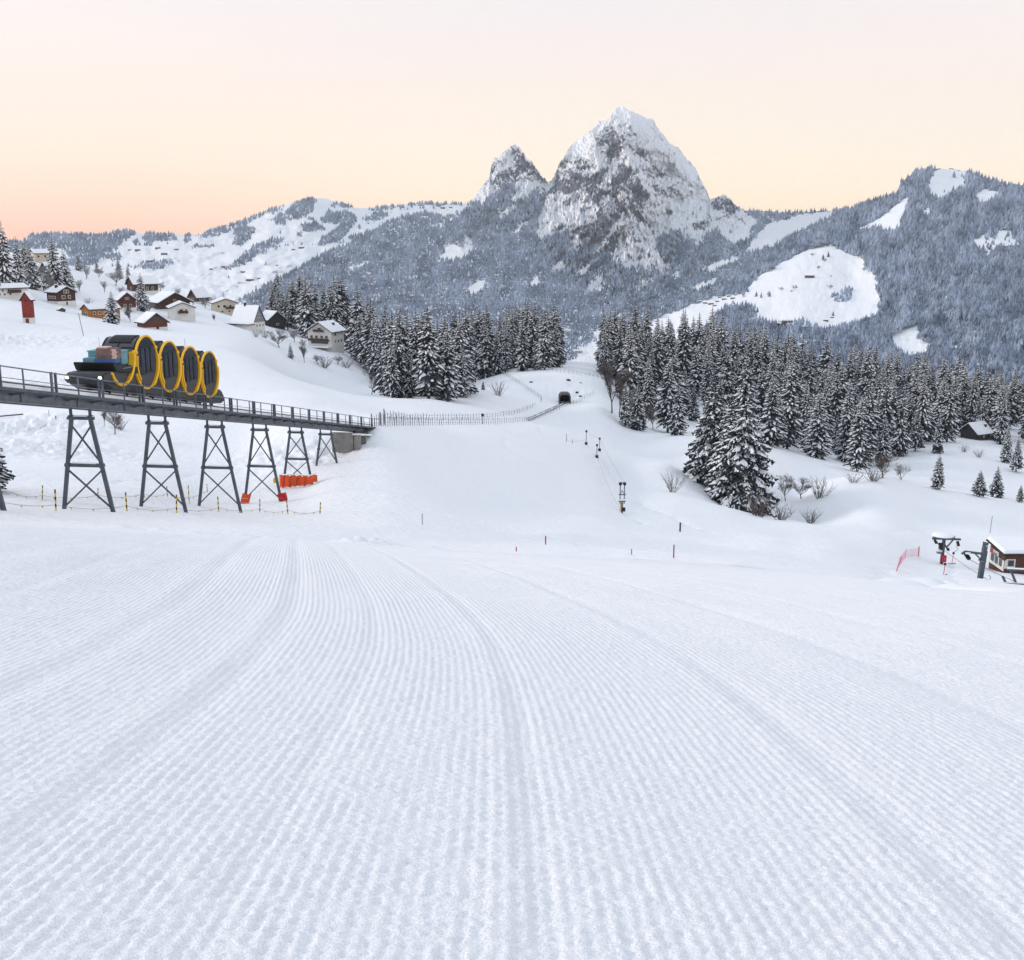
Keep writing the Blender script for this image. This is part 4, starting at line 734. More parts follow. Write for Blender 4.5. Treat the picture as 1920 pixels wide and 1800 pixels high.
house('orange_house', 'low orange larch clad house with a wide snowy roof', 190, 596, 26, 62, 17, 8, -58, 'orangewood', [('r',-.7,.62,4,4),('r',-.35,.62,4,5),('r',-.05,.6,4,4),('r',.3,.62,4,4),('f',-.2,.5,3,6),('f',.3,.5,3,6)], door=('r',.15,3,8), gable=None)
house('red_gabled_house', 'red brown house with decorated gable behind the dark spruce', 236, 581, 30, 34, 19, 12, 12, 'redwood', [('f',-.3,.45,3,4),('f',.35,.45,3,4),('f',-.12,1.12,2.4,2.6),('f',.12,1.12,2.4,2.6)], balcony=[('f',0,.78,26)], base=5, door=('f',0,3,7))
house('upper_house', 'upper brown house with wide snowy roof partly hidden by a bare tree', 268, 549, 30, 46, 17, 12, -66, 'wood', [('r',-.5,.5,3,4),('r',.1,.5,3,4),('r',.55,.5,3,4),('f',.1,.5,4,4)], base=4)
house('dark_chalet', 'wide dark brown chalet with low snowy gable above the wooden barn', 318, 581, 58, 48, 16, 15, 24, 'wood', [('f',-.4,.5,4,3.5),('f',.1,.5,4,3.5),('f',.5,.5,4,3.5),('f',0,1.1,4,3)], balcony=[('f',0,.75,34)], base=3)
house('white_chalet', 'plain white chalet with one dark balcony under snowy gable roof', 341, 601, 44, 40, 24, 9, 7, 'white', [('f',-.12,.82,5.5,4),('f',.28,.84,2,4)], balcony=[('f',0,.62,18)], over=.07)
house('wooden_barn', 'weathered brown barn with stone footing in front of the white chalet', 286, 616, 42, 38, 13, 15, 22, 'redwood', [], base=3.5, gable='wood2', cat='barn', door=('f',.1,5,6))
house('small_house', 'small house with steep snowy roof behind the white chalet', 373, 569, 24, 28, 12, 13, -52, 'wood', [('r',.45,.6,4,4.5),('r',-.4,.6,3,4)], base=4)
house('beige_house', 'beige house with dark balcony and flat snowy roof above the steep roofed house', 421, 588, 42, 34, 20, 7, 9, 'cream', [('f',-.6,.72,4,4),('f',-.1,.72,5,4),('f',.4,.72,4,4),('f',-.3,.25,3,3),('f',.3,.25,3,3)], balcony=[('f',.35,.5,16)], over=.08, base=None)
def afr(root, u, W, L, H, Rr):
    m_ = MB().box((-W/2-1.5,0,H*.75), (3.4,L+1.6,.25)); m_.build('porch_roof', M['blackwood'], root); MB().box((-W/2-1.5,0,H*.75+.36), (3.6,L+1.8,.45)).build('porch_snow', M['cap'], root, bevel=.1)
    MB().box((-W/2-1.2,0,(H*.75-3)/2), (2.4,L+.2,H*.75+3-.3)).build('porch_wall', M['white'], root)
house('steep_roofed_house', 'house with steep tall snowy roof and grey gable at the village edge', 466, 615, 32, 52, 12, 28, 48, 'white', [('f',-.16,1.9,2.2,4.5),('f',.16,1.9,2.2,4.5),('f',-.4,.5,2.5,3.5),('f',.1,.5,2.5,3.5),('f',.6,.5,2.5,3.5)], gable='wgrey', over=.08, extra=afr, chimney=(0,.2))
house('dark_barn', 'dark timber barn with broad snowy roof right of the steep roofed house', 510, 612, 34, 36, 14, 13, 30, 'blackwood', [('f',.1,.35,4,2.5)], over=.10, cat='barn')
house('rear_barn', 'snow roofed building just behind the dark timber barn', 500, 594, 40, 30, 10, 8, -22, 'blackwood', [], cat='barn')
def hotel(root, u, W, L, H, Rr):
    MB().box((0,-L/2-1.2,H*.16), (W*1.04,2.4,.25)).build('terrace', M['white'], root); MB().box((0,-L/2-1.2,H*.16+.28), (W*1.02,2.3,.3)).build('terrace_snow', M['cap'], root)
    MB().box((0,-L/2-.05,H*.40), (W*.72,.12,H*.13)).build('window_band', M['glass'], root)
house('chalet_hotel', 'large white three storey chalet with balconies below the wood', 612, 654, 50, 44, 34, 15, -32, 'white', [('f',-.68,.70,5,4.5),('f',-.25,.70,5,4.5),('f',.18,.70,5,4.5),('f',.60,.70,5,4.5),('f',0,1.12,7,4),('r',-.4,.82,6,4),('r',-.4,.45,4,4),('r',.1,.45,4,4),('r',.55,.45,4,4)], balcony=[('f',0,.50,44),('f',0,.98,22)], base=None, over=.10, extra=hotel, chimney=(.5,.3), cat='hotel')
house('annexe', 'small snow roofed annexe behind the large white chalet', 597, 628, 24, 24, 14, 7, -30, 'wood', [], over=.12)
house('hillside_house', 'beige house on the hill between the snowy spruces', 79, 494, 20, 36, 18, 6, -64, 'beige', [('r',-.6,.7,4,4),('r',.1,.7,4,4),('r',.6,.7,3,4),('f',0,.65,4,4),('r',.3,.2,4,3)])
house('hillside_barn', 'dark gabled barn half hidden below the hillside house', 88, 513, 16, 20, 7, 12, -35, 'blackwood', [], cat='barn')
house('edge_chalet', 'dark chalet cut by the left picture edge on the hill', 0, 500, 30, 26, 10, 9, 0, 'blackwood', [('f',.4,.5,3,3)], balcony=[('f',0,.2,24)])
house('dark_cabin', 'dark wooden cabin with snowy roof and chimney in the right forest', 1828, 823, 38, 36, 15, 15, -38, 'blackwood', [('r',0,.5,3,3)], chimney=(.55,.7), over=.14, cat='cabin', snow=.3)
house('little_shed', 'tiny brown shed with snow below the brown chalet', 115, 584, 12, 8, 2.6, 3, 20, 'wood2', [], cat='shed', snow=.1)
#house('valley_house', 'small snow roofed house in the gap between the two woods', 1082, 664, 15, 14, 6, 5, -45, 'beige', [('r',0,.5,1.5,1.5)], over=.12)
# far huts and scattered trees on the mountains
def far_hut(rel, px, py, w, label, group, wall='wood'):
    q = rel.pos(np.array([float(px)]), np.array([float(py)]))[0]; u = q[1]*1.01/F; W = w*u; h = W*.28
    root = empty('mountain_hut', q, random.uniform(-.5,.5), label, 'hut', group)
    MB().prism([(-W/2,-6),(W/2,-6),(W/2,h),(-W/2,h)], 'y', -W*.25, W*.25).build('wall', M[wall], root)
    MB().prism([(-W*.31,h+.02),(W*.31,h+.02),(0,h+W*.13)], 'x', -W*.56, W*.56).build('roof_snow', M['cap'], root)
far_hut(RB, 1083, 662, 17, 'small snow roofed house in the gap between the two woods', None, 'beige')
for (px, py, w) in ((243,469,6),(258,470,9),(296,466,9),(308,478,11),(226,482,6),(376,464,6),(331,469,8),(396,506,7),(469,527,14),(486,523,6),(550,469,6),(565,466,10),(520,498,5),(418,501,8),(280,492,12),(455,511,8),(690,419,5),(830,391,8),(845,390,6)):
    far_hut(RA, px, py, w, 'tiny brown hut on the distant snowy left ridge', 'huts on the left ridge')
for (px, py, w) in ((1518,521,16),(1476,606,18),(1548,602,9),(1560,596,6),(1446,608,6)): far_hut(RC, px, py, w, 'small barn on the big open meadow of the right hillside', 'barns on the right meadow', 'wood2')
for (px, py, w) in ((1312,566,7),(1322,569,8),(1333,571,9),(1345,566,7),(1350,558,7),(1358,562,8),(1367,556,7),(1374,560,8),(1380,553,6),(1340,574,7)): far_hut(RC, px, py, w, 'tiny house of the distant hamlet left of the big meadow', 'houses of the distant hamlet', 'wood2')
for (px, py, h) in ((1543,487,11),(1553,482,12),(1443,556,13),(1418,556,12),(1427,558,11),(1562,592,11),(1558,519,6),(1440,553,9)):
    q = RC.pos(np.array([float(px)]), np.array([float(py)]))[0]; place(PRO[px % 8], q, h*mpp(q), 'single distant spruce on the big open meadow of the right hillside', 'spruces dotted on the right meadow', 1.4, sink=1)
for (px, py, h) in ((1523,480,8),(1547,491,9),(1535,505,9),(1491,543,11),(1465,545,9),(1557,541,10),(1484,548,6),(1620,508,9)):
    q = RC.pos(np.array([float(px)]), np.array([float(py)]))[0]; place(BT[1], q, h*mpp(q), 'single distant bare tree on the big open meadow of the right hillside', 'bare trees dotted on the right meadow', 1.6, sink=1)

# ------------------------------------------------------------------ viaduct
def zd(Y): return -9.36-.197*(Y-64)
RV = Vector((.9948, -.1015, 0)); FV = Vector((.1015, .9948, 0))
def T(Y, a, b): return Vector((-31.46+.102*Y, Y, zd(Y)))+RV*a+Vector((0,0,b))
o0 = T(80, 0, 0); VD = empty('railway_viaduct', (o0.x, o0.y, float(gz(np.array([o0.x]), np.array([o0.y]))[0])), 0, 'grey steel railway viaduct on splayed trestles crossing the snow on the left', 'viaduct')
def part(mb, name, m, root, parent=None, **k):
    o = mb.build(name, m, parent or root, **k)
    if parent is None: o.location = -root.location
    return o
Y0, Y1 = 44, 135
def run(mb, a, b, w, h, step=3.0, y0=Y0, y1=Y1):
    n = max(1, int((y1-y0)/step))
    mb.bar(T(y0, a, b), T(y1, a, b), w, h); return mb
for a in (-.66, .66):
    g = MB(); run(g, a, -.31, .07, .46); run(g, a, -.05, .28, .06); run(g, a, -.56, .28, .06)
    for k in range(16): Y = Y0+1+k*5.8; g.bar(T(Y, a, -.08), T(Y, a, -.54), .2, .08, (0,1,0))
    part(g, 'girder', M['steel2'], VD)
d = MB(); run(d, 0, .03, 2.3, .06); part(d, 'deck', M['steel'], VD)
d = MB(); run(d, 0, .20, 1.9, .30); part(d, 'deck_snow', M['cap'], VD, bevel=.03)
for a in (-.6, .6):
    d = MB(); run(d, a, .40, .08, .12); part(d, 'rail', M['rail'], VD)
    d = MB(); run(d, a*1.02, .48, .10, .05); part(d, 'rail_snow', M['cap'], VD)
d = MB(); run(d, 1.22, .0, .62, .05); run(d, 1.53, .02, .05, .16); part(d, 'walkway', M['steel'], VD)
d = MB(); run(d, 1.22, .06, .5, .05); part(d, 'walkway_snow', M['cap'], VD)
rl = MB(); run(rl, 1.5, 1.1, .06, .06); run(rl, 1.5, .55, .035, .035); RL = part(rl, 'handrail', M['steel2'], VD)
k = 0; Y = 44.6
while Y < 134.6:
    part(MB().bar(T(Y, 1.5, -.12), T(Y, 1.5, 1.1), .075, .05), 'post', M['steel2'], VD, RL)
    br = MB(); br.bar(T(Y, 1.5, -.10), T(Y, .7, -.18), .08, .1); br.bar(T(Y, 1.1, -.14), T(Y, .78, -.24), .07); part(br, 'bracket', M['steel'], VD); Y += 2.75
Y = 48.1
while Y < 134:
    for q in (0, .42): part(MB().bar(T(Y+q, 1.40, -.12), T(Y+q, 1.40, 1.16), .12, .1), 'cable_post', M['steel'], VD)
    Y += 5.2
def trestle(Y, single=False):
    top = T(Y, 0, -1.2); g = {}
    def leg_pt(s, dz): return T(Y, s*(.58+.170*dz), -1.2-dz)
    for s in (-1, 1):
        dz = .5
        while dz < 12:
            p = leg_pt(s, dz)
            if p.z < float(gz(np.array([p.x]), np.array([p.y]))[0]): break
            dz += .05
        g[s] = dz
    D = min(g.values()); root_part = None
    head = MB(); head.bar(T(Y, -.8, -1.12), T(Y, .8, -1.12), .2, .17)
    for s in (-1, 1): head.bar(T(Y, s*.58, -.58), T(Y, s*.58, -1.05), .14); head.box(T(Y, s*.58, -.98), (.26,.26,.06))
    tr = part(head, 'trestle', M['steel'], VD)
    for s in (-1, 1):
        l_ = MB(); l_.bar(leg_pt(s, -.0), leg_pt(s, g[s]+.5), .205, .2, (0,1,0)); l_.bar(leg_pt(s, D*.5-.09), leg_pt(s, D*.5+.09), .30, .28, (0,1,0)); lo = part(l_, 'leg', M['steel'], VD, tr)
    br = []
    if single: br = [(.05, .93)]
    else: br = [(.05, .46), (.54, .97)]
    for (f0, f1) in br:
        for s in (-1, 1):
            part(MB().bar(leg_pt(s, D*f0)+FV*.05*s, leg_pt(-s, D*f1)+FV*.05*s, .085, .085), 'cross_brace', M['steel'], VD, tr)
    if not single:
        part(MB().bar(leg_pt(-1, D*.5), leg_pt(1, D*.5), .16, .2), 'crossbar', M['steel'], VD, tr)
        sn = MB(); sn.bar(leg_pt(-1, D*.5)+Vector((.3,0,.13)), leg_pt(1, D*.5)+Vector((-.3,0,.13)), .14, .05); part(sn, 'snow_cap', M['cap'], VD, tr)
    sn = MB(); sn.bar(T(Y, -.8, -.99), T(Y, .8, -.99), .18, .05); part(sn, 'snow_cap', M['cap'], VD, tr)
    return {s: leg_pt(s, g[s]) for s in (-1, 1)}
FEET = [trestle(Y) for Y in (52.9, 64, 74.4, 84.8, 95.2)]+[trestle(105.6), trestle(116.2, True)]
# concrete abutment
pa = T(126, 0, 0); gp = float(gz(np.array([pa.x]), np.array([pa.y]))[0]); AB = empty('concrete_abutment', (pa.x, pa.y, gp), 0, 'grey concrete abutment with snow on top carrying the right end of the viaduct', 'abutment')
m_ = MB()
for (y, a0, a1) in ((121,-1.1,1.1),): m_.prism([(120.5, zd(120.5)-.75), (134.5, zd(134.5)-.75), (134.5, zd(134.5)-6), (120.5, zd(120.5)-4.2)], 'x', -1, 1)
Vw = [T(123,-1.2,-.75),T(123,1.2,-.75),T(134.6,1.2,-.75),T(134.6,-1.2,-.75),T(123,-1.2,-4.5),T(123,1.2,-4.5),T(134.6,1.2,-5),T(134.6,-1.2,-5)]
part(MB().add(Vw, ((0,3,2,1),(4,5,6,7),(0,1,5,4),(1,2,6,5),(2,3,7,6),(3,0,4,7))), 'wall', M['concrete'], AB)
for Y in (123.4, 126.2, 129.2): part(MB().bar(T(Y, 1.6, -1.05), T(Y, 1.6, -4.6), .7, .8, (0,1,0)), 'buttress', M['concrete'], AB)
part(MB().bar(T(122.8, 1.5, -.95), T(130, 1.5, -.95), .75, .22), 'ledge_snow', M['cap'], AB, bevel=.06)
part(MB().tube([T(123.2, 1.3, -.7), T(127.5, 1.3, -.7)], .16, 8), 'pipe', M['dark'], AB)
part(MB().add([T(130,1.3,-.5),T(136,1.9,.1),T(136,1.9,-5),T(130,1.3,-5),T(130,.9,-.5),T(136,1.5,.1),T(136,1.5,-5),T(130,.9,-5)], ((0,1,2,3),(7,6,5,4),(0,4,5,1),(1,5,6,2),(2,6,7,3),(3,7,4,0))), 'wing_wall', M['concrete'], AB)

# ------------------------------------------------------------------ train
p0 = T(75, 0, .45); TR = empty('funicular_train', p0, 0, 'black funicular train with four barrel cabins ringed in yellow on the viaduct', 'train')
def side_prism(poly, a0, a1, mb=None):
    mb = mb or MB(); n_ = len(poly); V = [T(y, a0, b) for y, b in poly]+[T(y, a1, b) for y, b in poly]
    return mb.add(V, [tuple(range(n_))[::-1], tuple(range(n_, 2*n_))]+[(i, (i+1) % n_, n_+(i+1) % n_, n_+i) for i in range(n_)])
part(side_prism([(65.0,.95),(64.9,1.2),(65.1,1.55),(65.6,1.74),(67.6,1.84),(68.6,2.35),(69.9,2.5),(70.2,1.8),(82.9,1.78),(83.7,1.68),(84.15,1.3),(84.1,.85),(83.6,.68),(66,.66)], -1.12, 1.12), 'underframe', M['body'], TR, bevel=.07)
part(side_prism([(64.8,.98),(64.7,1.25),(64.9,1.52),(65.35,1.68),(66.0,1.70),(66.0,.98)], -1.2, 1.2), 'bumper', M['body'], TR, bevel=.08)
for a in (-1.0, 1.0): part(MB().tube([T(64.78, a, 1.28), T(64.64, a, 1.28)], .085, 10), 'headlight', M['lamp'], TR)
for Y in (66.5, 68.8, 72.5, 75.2, 78, 80.5, 82.8):
    for s in (-1, 1): part(MB().tube([T(Y, s*.52, .66), T(Y, s*.68, .66)], .22, 14), 'wheel', M['dark'], TR)
part(side_prism([(66.3,1.80),(66.0,2.24),(66.1,2.30),(70.2,2.33),(70.2,1.85)], -1.24, 1.24), 'luggage_platform', M['dark'], TR, bevel=.04)
part(MB().bar(T(67.2, 1.26, 2.02), T(68.9, 1.26, 2.3), .04, .06), 'platform_trim', M['steel2'], TR)
RC_ = 1.60
def arc(c, r0, r1, a0, a1, t0, t1, n=40, mb=None):
    mb = mb or MB(); V = []; Fc = []
    for k in range(n+1):
        t = t0+(t1-t0)*k/n; d = FV*math.cos(t)+Vector((0,0,math.sin(t)))
        for (r, a) in ((r0,a0),(r1,a0),(r1,a1),(r0,a1)): V.append(c+RV*a+d*r)
    for k in range(n):
        for j in range(4): Fc.append((k*4+j, k*4+(j+1) % 4, k*4+4+(j+1) % 4, k*4+4+j))
    full = abs(t1-t0) > 6.28
    if not full: Fc += [(0,1,2,3), (n*4+3, n*4+2, n*4+1, n*4)]
    return mb.add(V, Fc)
def disc(c, r, a0, a1, n=72):
    V = []
    for a in (a0, a1):
        for k in range(n): t = 2*pi*k/n; V.append(c+RV*a+(FV*math.cos(t)+Vector((0,0,math.sin(t))))*r)
    return MB().add(V, [tuple(range(n))[::-1], tuple(range(n, 2*n))]+[(i, (i+1) % n, n+(i+1) % n, n+i) for i in range(n)])
def chord(c, r, a, z0, z1, mb, x0=-9, x1=9, th=.04):
    V = []; zs = np.linspace(z0, z1, 9); L = [(max(-math.sqrt(max(r*r-z*z, 0)), x0), z) for z in zs]; Rr = [(min(math.sqrt(max(r*r-z*z, 0)), x1), z) for z in zs]
    poly = L+Rr[::-1]; n_ = len(poly); V = [c+RV*a+FV*x+Vector((0,0,z)) for x, z in poly]+[c+RV*(a+th)+FV*x+Vector((0,0,z)) for x, z in poly]
    return mb.add(V, [tuple(range(n_))[::-1], tuple(range(n_, 2*n_))]+[(i, (i+1) % n_, n_+(i+1) % n_, n_+i) for i in range(n_)])
for k in range(4):
    Yc = 70.75+3.5*k; c = T(Yc, 0, 2.70)
    cb = part(disc(c, RC_, -1.14, 1.14), 'cabin', M['body'], TR)
    for q in range(len(cb.data.polygons)): cb.data.polygons[q].use_smooth = q >= 2
    for s in (1, -1):
        a = 1.145*s if s > 0 else -1.185
        part(chord(c, RC_*.93, a, -.66, .92, MB()), 'side_window', M['glass2'], TR, cb)
        part(chord(c, RC_*.93, a, .98, 1.4, MB()), 'top_window', M['glass'], TR, cb)
        part(chord(c, RC_*.93, a, -1.46, -.72, MB()), 'lower_panel', M['body'], TR, cb)
    f_ = MB()
    f_.bar(c+RV*1.2+FV*-1.2+Vector((0,0,.95)), c+RV*1.2+FV*1.2+Vector((0,0,.95)), .05, .07)
    for x in (-.8,-.1,.6): f_.bar(c+RV*1.2+FV*x+Vector((0,0,-.66)), c+RV*1.2+FV*x+Vector((0,0,.93)), .05, .07)
    part(f_, 'window_frame', M['black'], TR, cb)
    rg_ = arc(c, RC_, RC_+.105, 1.10, 1.23, 0, 2*pi, 96)
    ro = part(rg_, 'ring', M['yellow'], TR, smooth=False)
    part(arc(c, RC_-.05, RC_+.15, .75, 1.30, R(-62), R(12), 20), 'ring_band', M['yellow'], TR, ro)
    part(arc(c, RC_-.22, RC_-.10, 1.05, 1.27, R(158), R(222), 20), 'ring_inner_strip', M['yellow'], TR, ro)
    for t in (28, 152, -62, 222): part(arc(c, RC_-.05, RC_+.17, 1.0, 1.27, R(t-3), R(t+3), 4), 'ring_joint', M['yellow'], TR, ro)
    part(arc(c, RC_, RC_+.10, -.7, .7, R(78), R(128), 16), 'roof_panel', M['black'], TR, cb)
    if k == 0:
        part(arc(c, RC_+.01, RC_+.05, -1.0, 1.0, R(112), R(176), 24), 'windscreen', M['glass2'], TR, cb)
        fr = MB()
        for a in (-1.03, -.05, 1.0): arc(c, RC_+.02, RC_+.08, a-.04, a+.04, R(108), R(180), 24, fr)
        arc(c, RC_+.02, RC_+.08, -1.07, 1.04, R(140), R(143), 3, fr); part(fr, 'windscreen_frame', M['black'], TR, cb)
c = T(70.75-3.5, 0, 2.70)
part(arc(c, RC_-.02, RC_+.13, 1.14, 1.28, R(-152), R(-6), 40), 'ring', M['yellow'], TR); part(arc(c, RC_-.05, RC_+.15, .95, 1.30, R(-62), R(5), 20), 'ring_band', M['yellow'], TR)
part(side_prism([(68.6,1.8),(68.9,2.36),(69.4,2.5),(70.0,2.5),(70.0,1.8)], -1.1, 1.1), 'end_wall', M['body'], TR)
# cargo on the platform
def cargo(name, label, cat, y0, y1, a0, a1, b0, b1, m, bev=.03, extra=None):
    q = T((y0+y1)/2, (a0+a1)/2, b0); r = empty(name, q, 0, label, cat)
    Vx = [T(y, a, 0) for (y, a) in ((y0,a0),(y0,a1),(y1,a1),(y1,a0))]; zb = T((y0+y1)/2, 0, b0).z; zt = zb+b1-b0
    V = [Vector((v.x, v.y, zb)) for v in Vx]+[Vector((v.x, v.y, zt)) for v in Vx]
    part(MB().add(V, ((0,3,2,1),(4,5,6,7),(0,1,5,4),(1,2,6,5),(2,3,7,6),(3,0,4,7))), 'body', m, r, bevel=bev)
    if extra: extra(r, zb, zt)
    return r
def lid(r, zb, zt):
    part(MB().bar(T(68.12, -1.14, 0)+Vector((0,0,zt-T(68.12,0,0).z+.03)), T(68.12, 1.04, 0)+Vector((0,0,zt-T(68.12,0,0).z+.03)), 1.0, .06), 'lid', M['teal'], r)
cargo('teal_crate', 'large teal crate at the back of the luggage platform', 'crate', 67.65, 68.6, -1.1, 1.0, 2.34, 3.14, M['teal'], .04, lid)
cargo('blue_crate', 'low blue crate under the stack of boards on the train', 'crate', 66.75, 67.6, -.25, .95, 2.34, 2.62, M['blue'])
cargo('teal_box', 'small teal box left of the blue crate on the train', 'box', 66.85, 67.6, -1.05, -.30, 2.34, 2.66, M['teal'])
def ends(r, zb, zt):
    for i in range(5): part(MB().bar(T(66.76, .84+.05*(i % 2), 0)+Vector((0,0,zb+.07+.115*i-T(66.76,0,0).z)), T(66.76, 1.10+.06*(i % 2), 0)+Vector((0,0,zb+.07+.115*i-T(66.76,0,0).z)), .07, .10), 'pale_board_end', M['pinkbox'], r)
    part(MB().bar(T(67.2, -.1, 0)+Vector((0,0,zt+.04-T(67.2,0,0).z)), T(67.2, .5, 0)+Vector((0,0,zt+.04-T(67.2,0,0).z)), .7, .07), 'top_sheet', M['pinkbox'], r)
cargo('board_stack', 'stack of brown boards with pale pink ends on the blue crate', 'boards', 66.8, 67.6, -.15, 1.06, 2.63, 3.25, M['board'], .01, ends)
# ------------------------------------------------------------------ stakes, pads and ropes round the viaduct
def stake(px, pt, pb, label, kind='yb', thick=.05, lean=0.0, group=None, name='marker_stake', cat='stake'):
    p = at(px, pb); u = mpp(p); h = (pb-pt)*u; r = empty(name, p, 0, label, cat, group); lx = lean*h
    if kind == 'yb':
        n_ = 7; a = MB(); b = MB()
        for k in range(n_):
            z0, z1 = -.2+(h+.2)*k/n_, -.2+(h+.2)*(k+1)/n_; 
            if k in (1,3,5): MB().tube([(lx*z0/h,0,z0),(lx*z1/h,0,z1)], thick*1.12, 7).build('yellow_band', M['stake_y'], r, True)
        b.tube([(-lx*.2/h,0,-.2),(lx,0,h)], thick, 7).build('pole', M['black'], r, True)
    else:
        c = {'dark': 'wgrey', 'red': 'red', 'black': 'black', 'redblack': 'black'}[kind]
        thick = min(thick, 1.15*u if thick < .08 else 1.6*u)
        MB().tube([(0,0,-.3),(lx,0,h)], thick, 7).build('pole', M[c], r, True)
        if kind == 'redblack': MB().tube([(lx*.1,0,h*.1),(lx*.5,0,h*.5)], thick*1.15, 7).build('red_band', M['red'], r, True)
    return p, u, h
FS = [(105,916,958,.04,'front yellow black stake beside the left leg of the first full trestle'), (238,922,958,.0,'front yellow black stake between first and second full trestle'), (331,926,962,.06,'front yellow black stake leaning at the right leg of the second full trestle'), (410,930,960,0,'front yellow black stake under the third full trestle'), (487,935,961,.06,'front yellow black stake between the red leg pads'), (540,937,964,-.06,'front yellow black stake right of the fourth full trestle'), (600,941,964,.08,'last front yellow black stake at the right end of the flag rope')]
BS = [(79,909,939,.12,'rear yellow black stake left of the first full trestle'), (184,915,936,.06,'rear yellow black stake seen through the first full trestle'), (271,911,934,-.1,'rear yellow black stake left leg side of the second full trestle'), (314,911,932,0,'rear thin stake seen through the second full trestle'), (355,909,944,0,'rear yellow black stake at the left leg of the third full trestle'), (389,907,924,0,'rear thin stake seen through the third full trestle')]
tops = []
for (px, pt, pb, le, lab) in FS: p, u, h = stake(px, pt, pb, lab, thick=.042, lean=le); tops.append(Vector(p)+Vector((0,0,h*.28)))
bt = []
for (px, pt, pb, le, lab) in BS: p, u, h = stake(px, pt, pb, lab, thick=.032, lean=le); bt.append(Vector(p)+Vector((0,0,h*.35)))
def rope(name, label, pts, sag, flags, m='steel2'):
    r = empty(name, pts[0]*.5+pts[-1]*.5, 0, label, 'rope'); t = MB(); fl = []
    for a, b in zip(pts[:-1], pts[1:]):
        q = [a+(b-a)*k/10+Vector((0,0,-sag*4*(k/10)*(1-k/10))) for k in range(11)]; t.tube(q, .012, 4)
        for k in (2, 5, 8): fl.append(q[k])
    part(t, 'line', M['wgrey'], r)
    if flags:
        for q in fl: part(MB().add([q+Vector((-.07,0,.0)), q+Vector((.07,0,0)), q+Vector((.02,.01,-.15)), q+Vector((-.07,.03,0)), q+Vector((.07,.03,0)), q+Vector((.02,.03,-.15))], ((0,1,2),(5,4,3),(0,3,4,1),(1,4,5,2),(2,5,3,0))), 'flag', M['stake_y'], r)
l0 = Vector(at(-30,950))+Vector((0,0,.5)); rope('flag_rope', 'rope with small yellow flags strung between the front stakes', [l0]+tops, .22, True)
rope('flag_rope', 'rope with small yellow flags strung between the rear stakes', [Vector(at(20,937))+Vector((0,0,.5))]+bt, .2, True)
# orange mats
def mat_wrap(name, label, pts, z0, z1, th, m, cat):
    c = sum((Vector(p) for p in pts), Vector())/len(pts); r = empty(name, c, 0, label, cat); V = []; Fc = []; n_ = len(pts)
    for k, p in enumerate(pts):
        d = (Vector(pts[min(k+1, n_-1)])-Vector(pts[max(k-1, 0)])); d.z = 0; nrm = Vector((d.y, -d.x, 0)).normalized(); fold = .06*math.sin(k*1.9)
        zb = z0[k] if isinstance(z0, list) else z0; zt = (z1[k] if isinstance(z1, list) else z1)
        for (o_, z) in ((0,zb),(th,zb),(th,zt),(0,zt)): q = Vector(p)+nrm*(o_+fold); V.append(Vector((q.x, q.y, z)))
    for k in range(n_-1):
        for j in range(4): Fc.append((k*4+j, k*4+(j+1) % 4, k*4+4+(j+1) % 4, k*4+4+j))
    Fc += [(0,1,2,3), (n_*4-1, n_*4-2, n_*4-3, n_*4-4)]
    b = part(MB().add(V, Fc), 'panel', m, r); return r, V, c
f5 = FEET[5]; A, B = Vector(f5[-1]), Vector(f5[1]); zt = max(A.z, B.z)+.95
wall_pts = [A+(B-A)*t+RV*0+Vector((.05, -.45-.1*math.sin(t*9), 0)) for t in np.linspace(-.08, .98, 16)]+[B+Vector((.12,-.15,0)), B+Vector((.3,.4,0))]
zlow = [float(gz(np.array([p.x]), np.array([p.y]))[0])+(.05+.16*abs(math.sin(k*1.3))) for k, p in enumerate(wall_pts)]
r, V, c = mat_wrap('padding_mat', 'large orange folded padding mat wrapped round the foot of the fifth full trestle', wall_pts, zlow, [zt+.08*math.sin(k*2.1) for k in range(len(wall_pts))], .10, M['orange'], 'padding mat')
part(MB().tube([p+Vector((0,-.02,zt+.1-p.z)) for p in wall_pts], .07, 6), 'top_snow', M['cap'], r)
for k in (2, 5, 8, 12): part(MB().bar(Vector((wall_pts[k].x, wall_pts[k].y-.16, zlow[k]+.1)), Vector((wall_pts[k].x+.1, wall_pts[k].y-.16, zt)), .03, .03), 'seam', M['black'], r)
q = at(517,905); r = empty('yellow_crate', q, .3, 'yellow box at the left of the large orange mat', 'box'); MB().box((0,0,.2), (.5,.4,.5)).build('body', M['stake_y'], r, bevel=.03); MB().box((0,0,.5), (.52,.42,.08)).build('snow_cap', M['cap'], r, bevel=.02)
f4 = FEET[4]
for (s, lab, m, hh, tl) in ((-1,'orange pad hung round the left leg of the fourth full trestle','orange',1.05,.28), (1,'dark red pad wrapped round the right leg of the fourth full trestle','red',.7,-.2)):
    q = Vector(f4[s]); r = empty('leg_pad', q, 0, lab, 'leg pad'); Mx = Matrix.Rotation(tl, 3, 'Y')
    MB().box((-s*.0+.10,-.30,.45), (.62,.12,hh), M4=Mx).build('panel', M[m], r, bevel=.03); MB().box((.42,-.05,.45), (.12,.5,hh), M4=Mx).build('side_panel', M[m], r, bevel=.03)
    for z in (.2, .6): MB().bar((-.2,-.375,z), (.42,-.375,z-.05), .05, .02).build('strap', M['black' if s > 0 else 'white'], r)

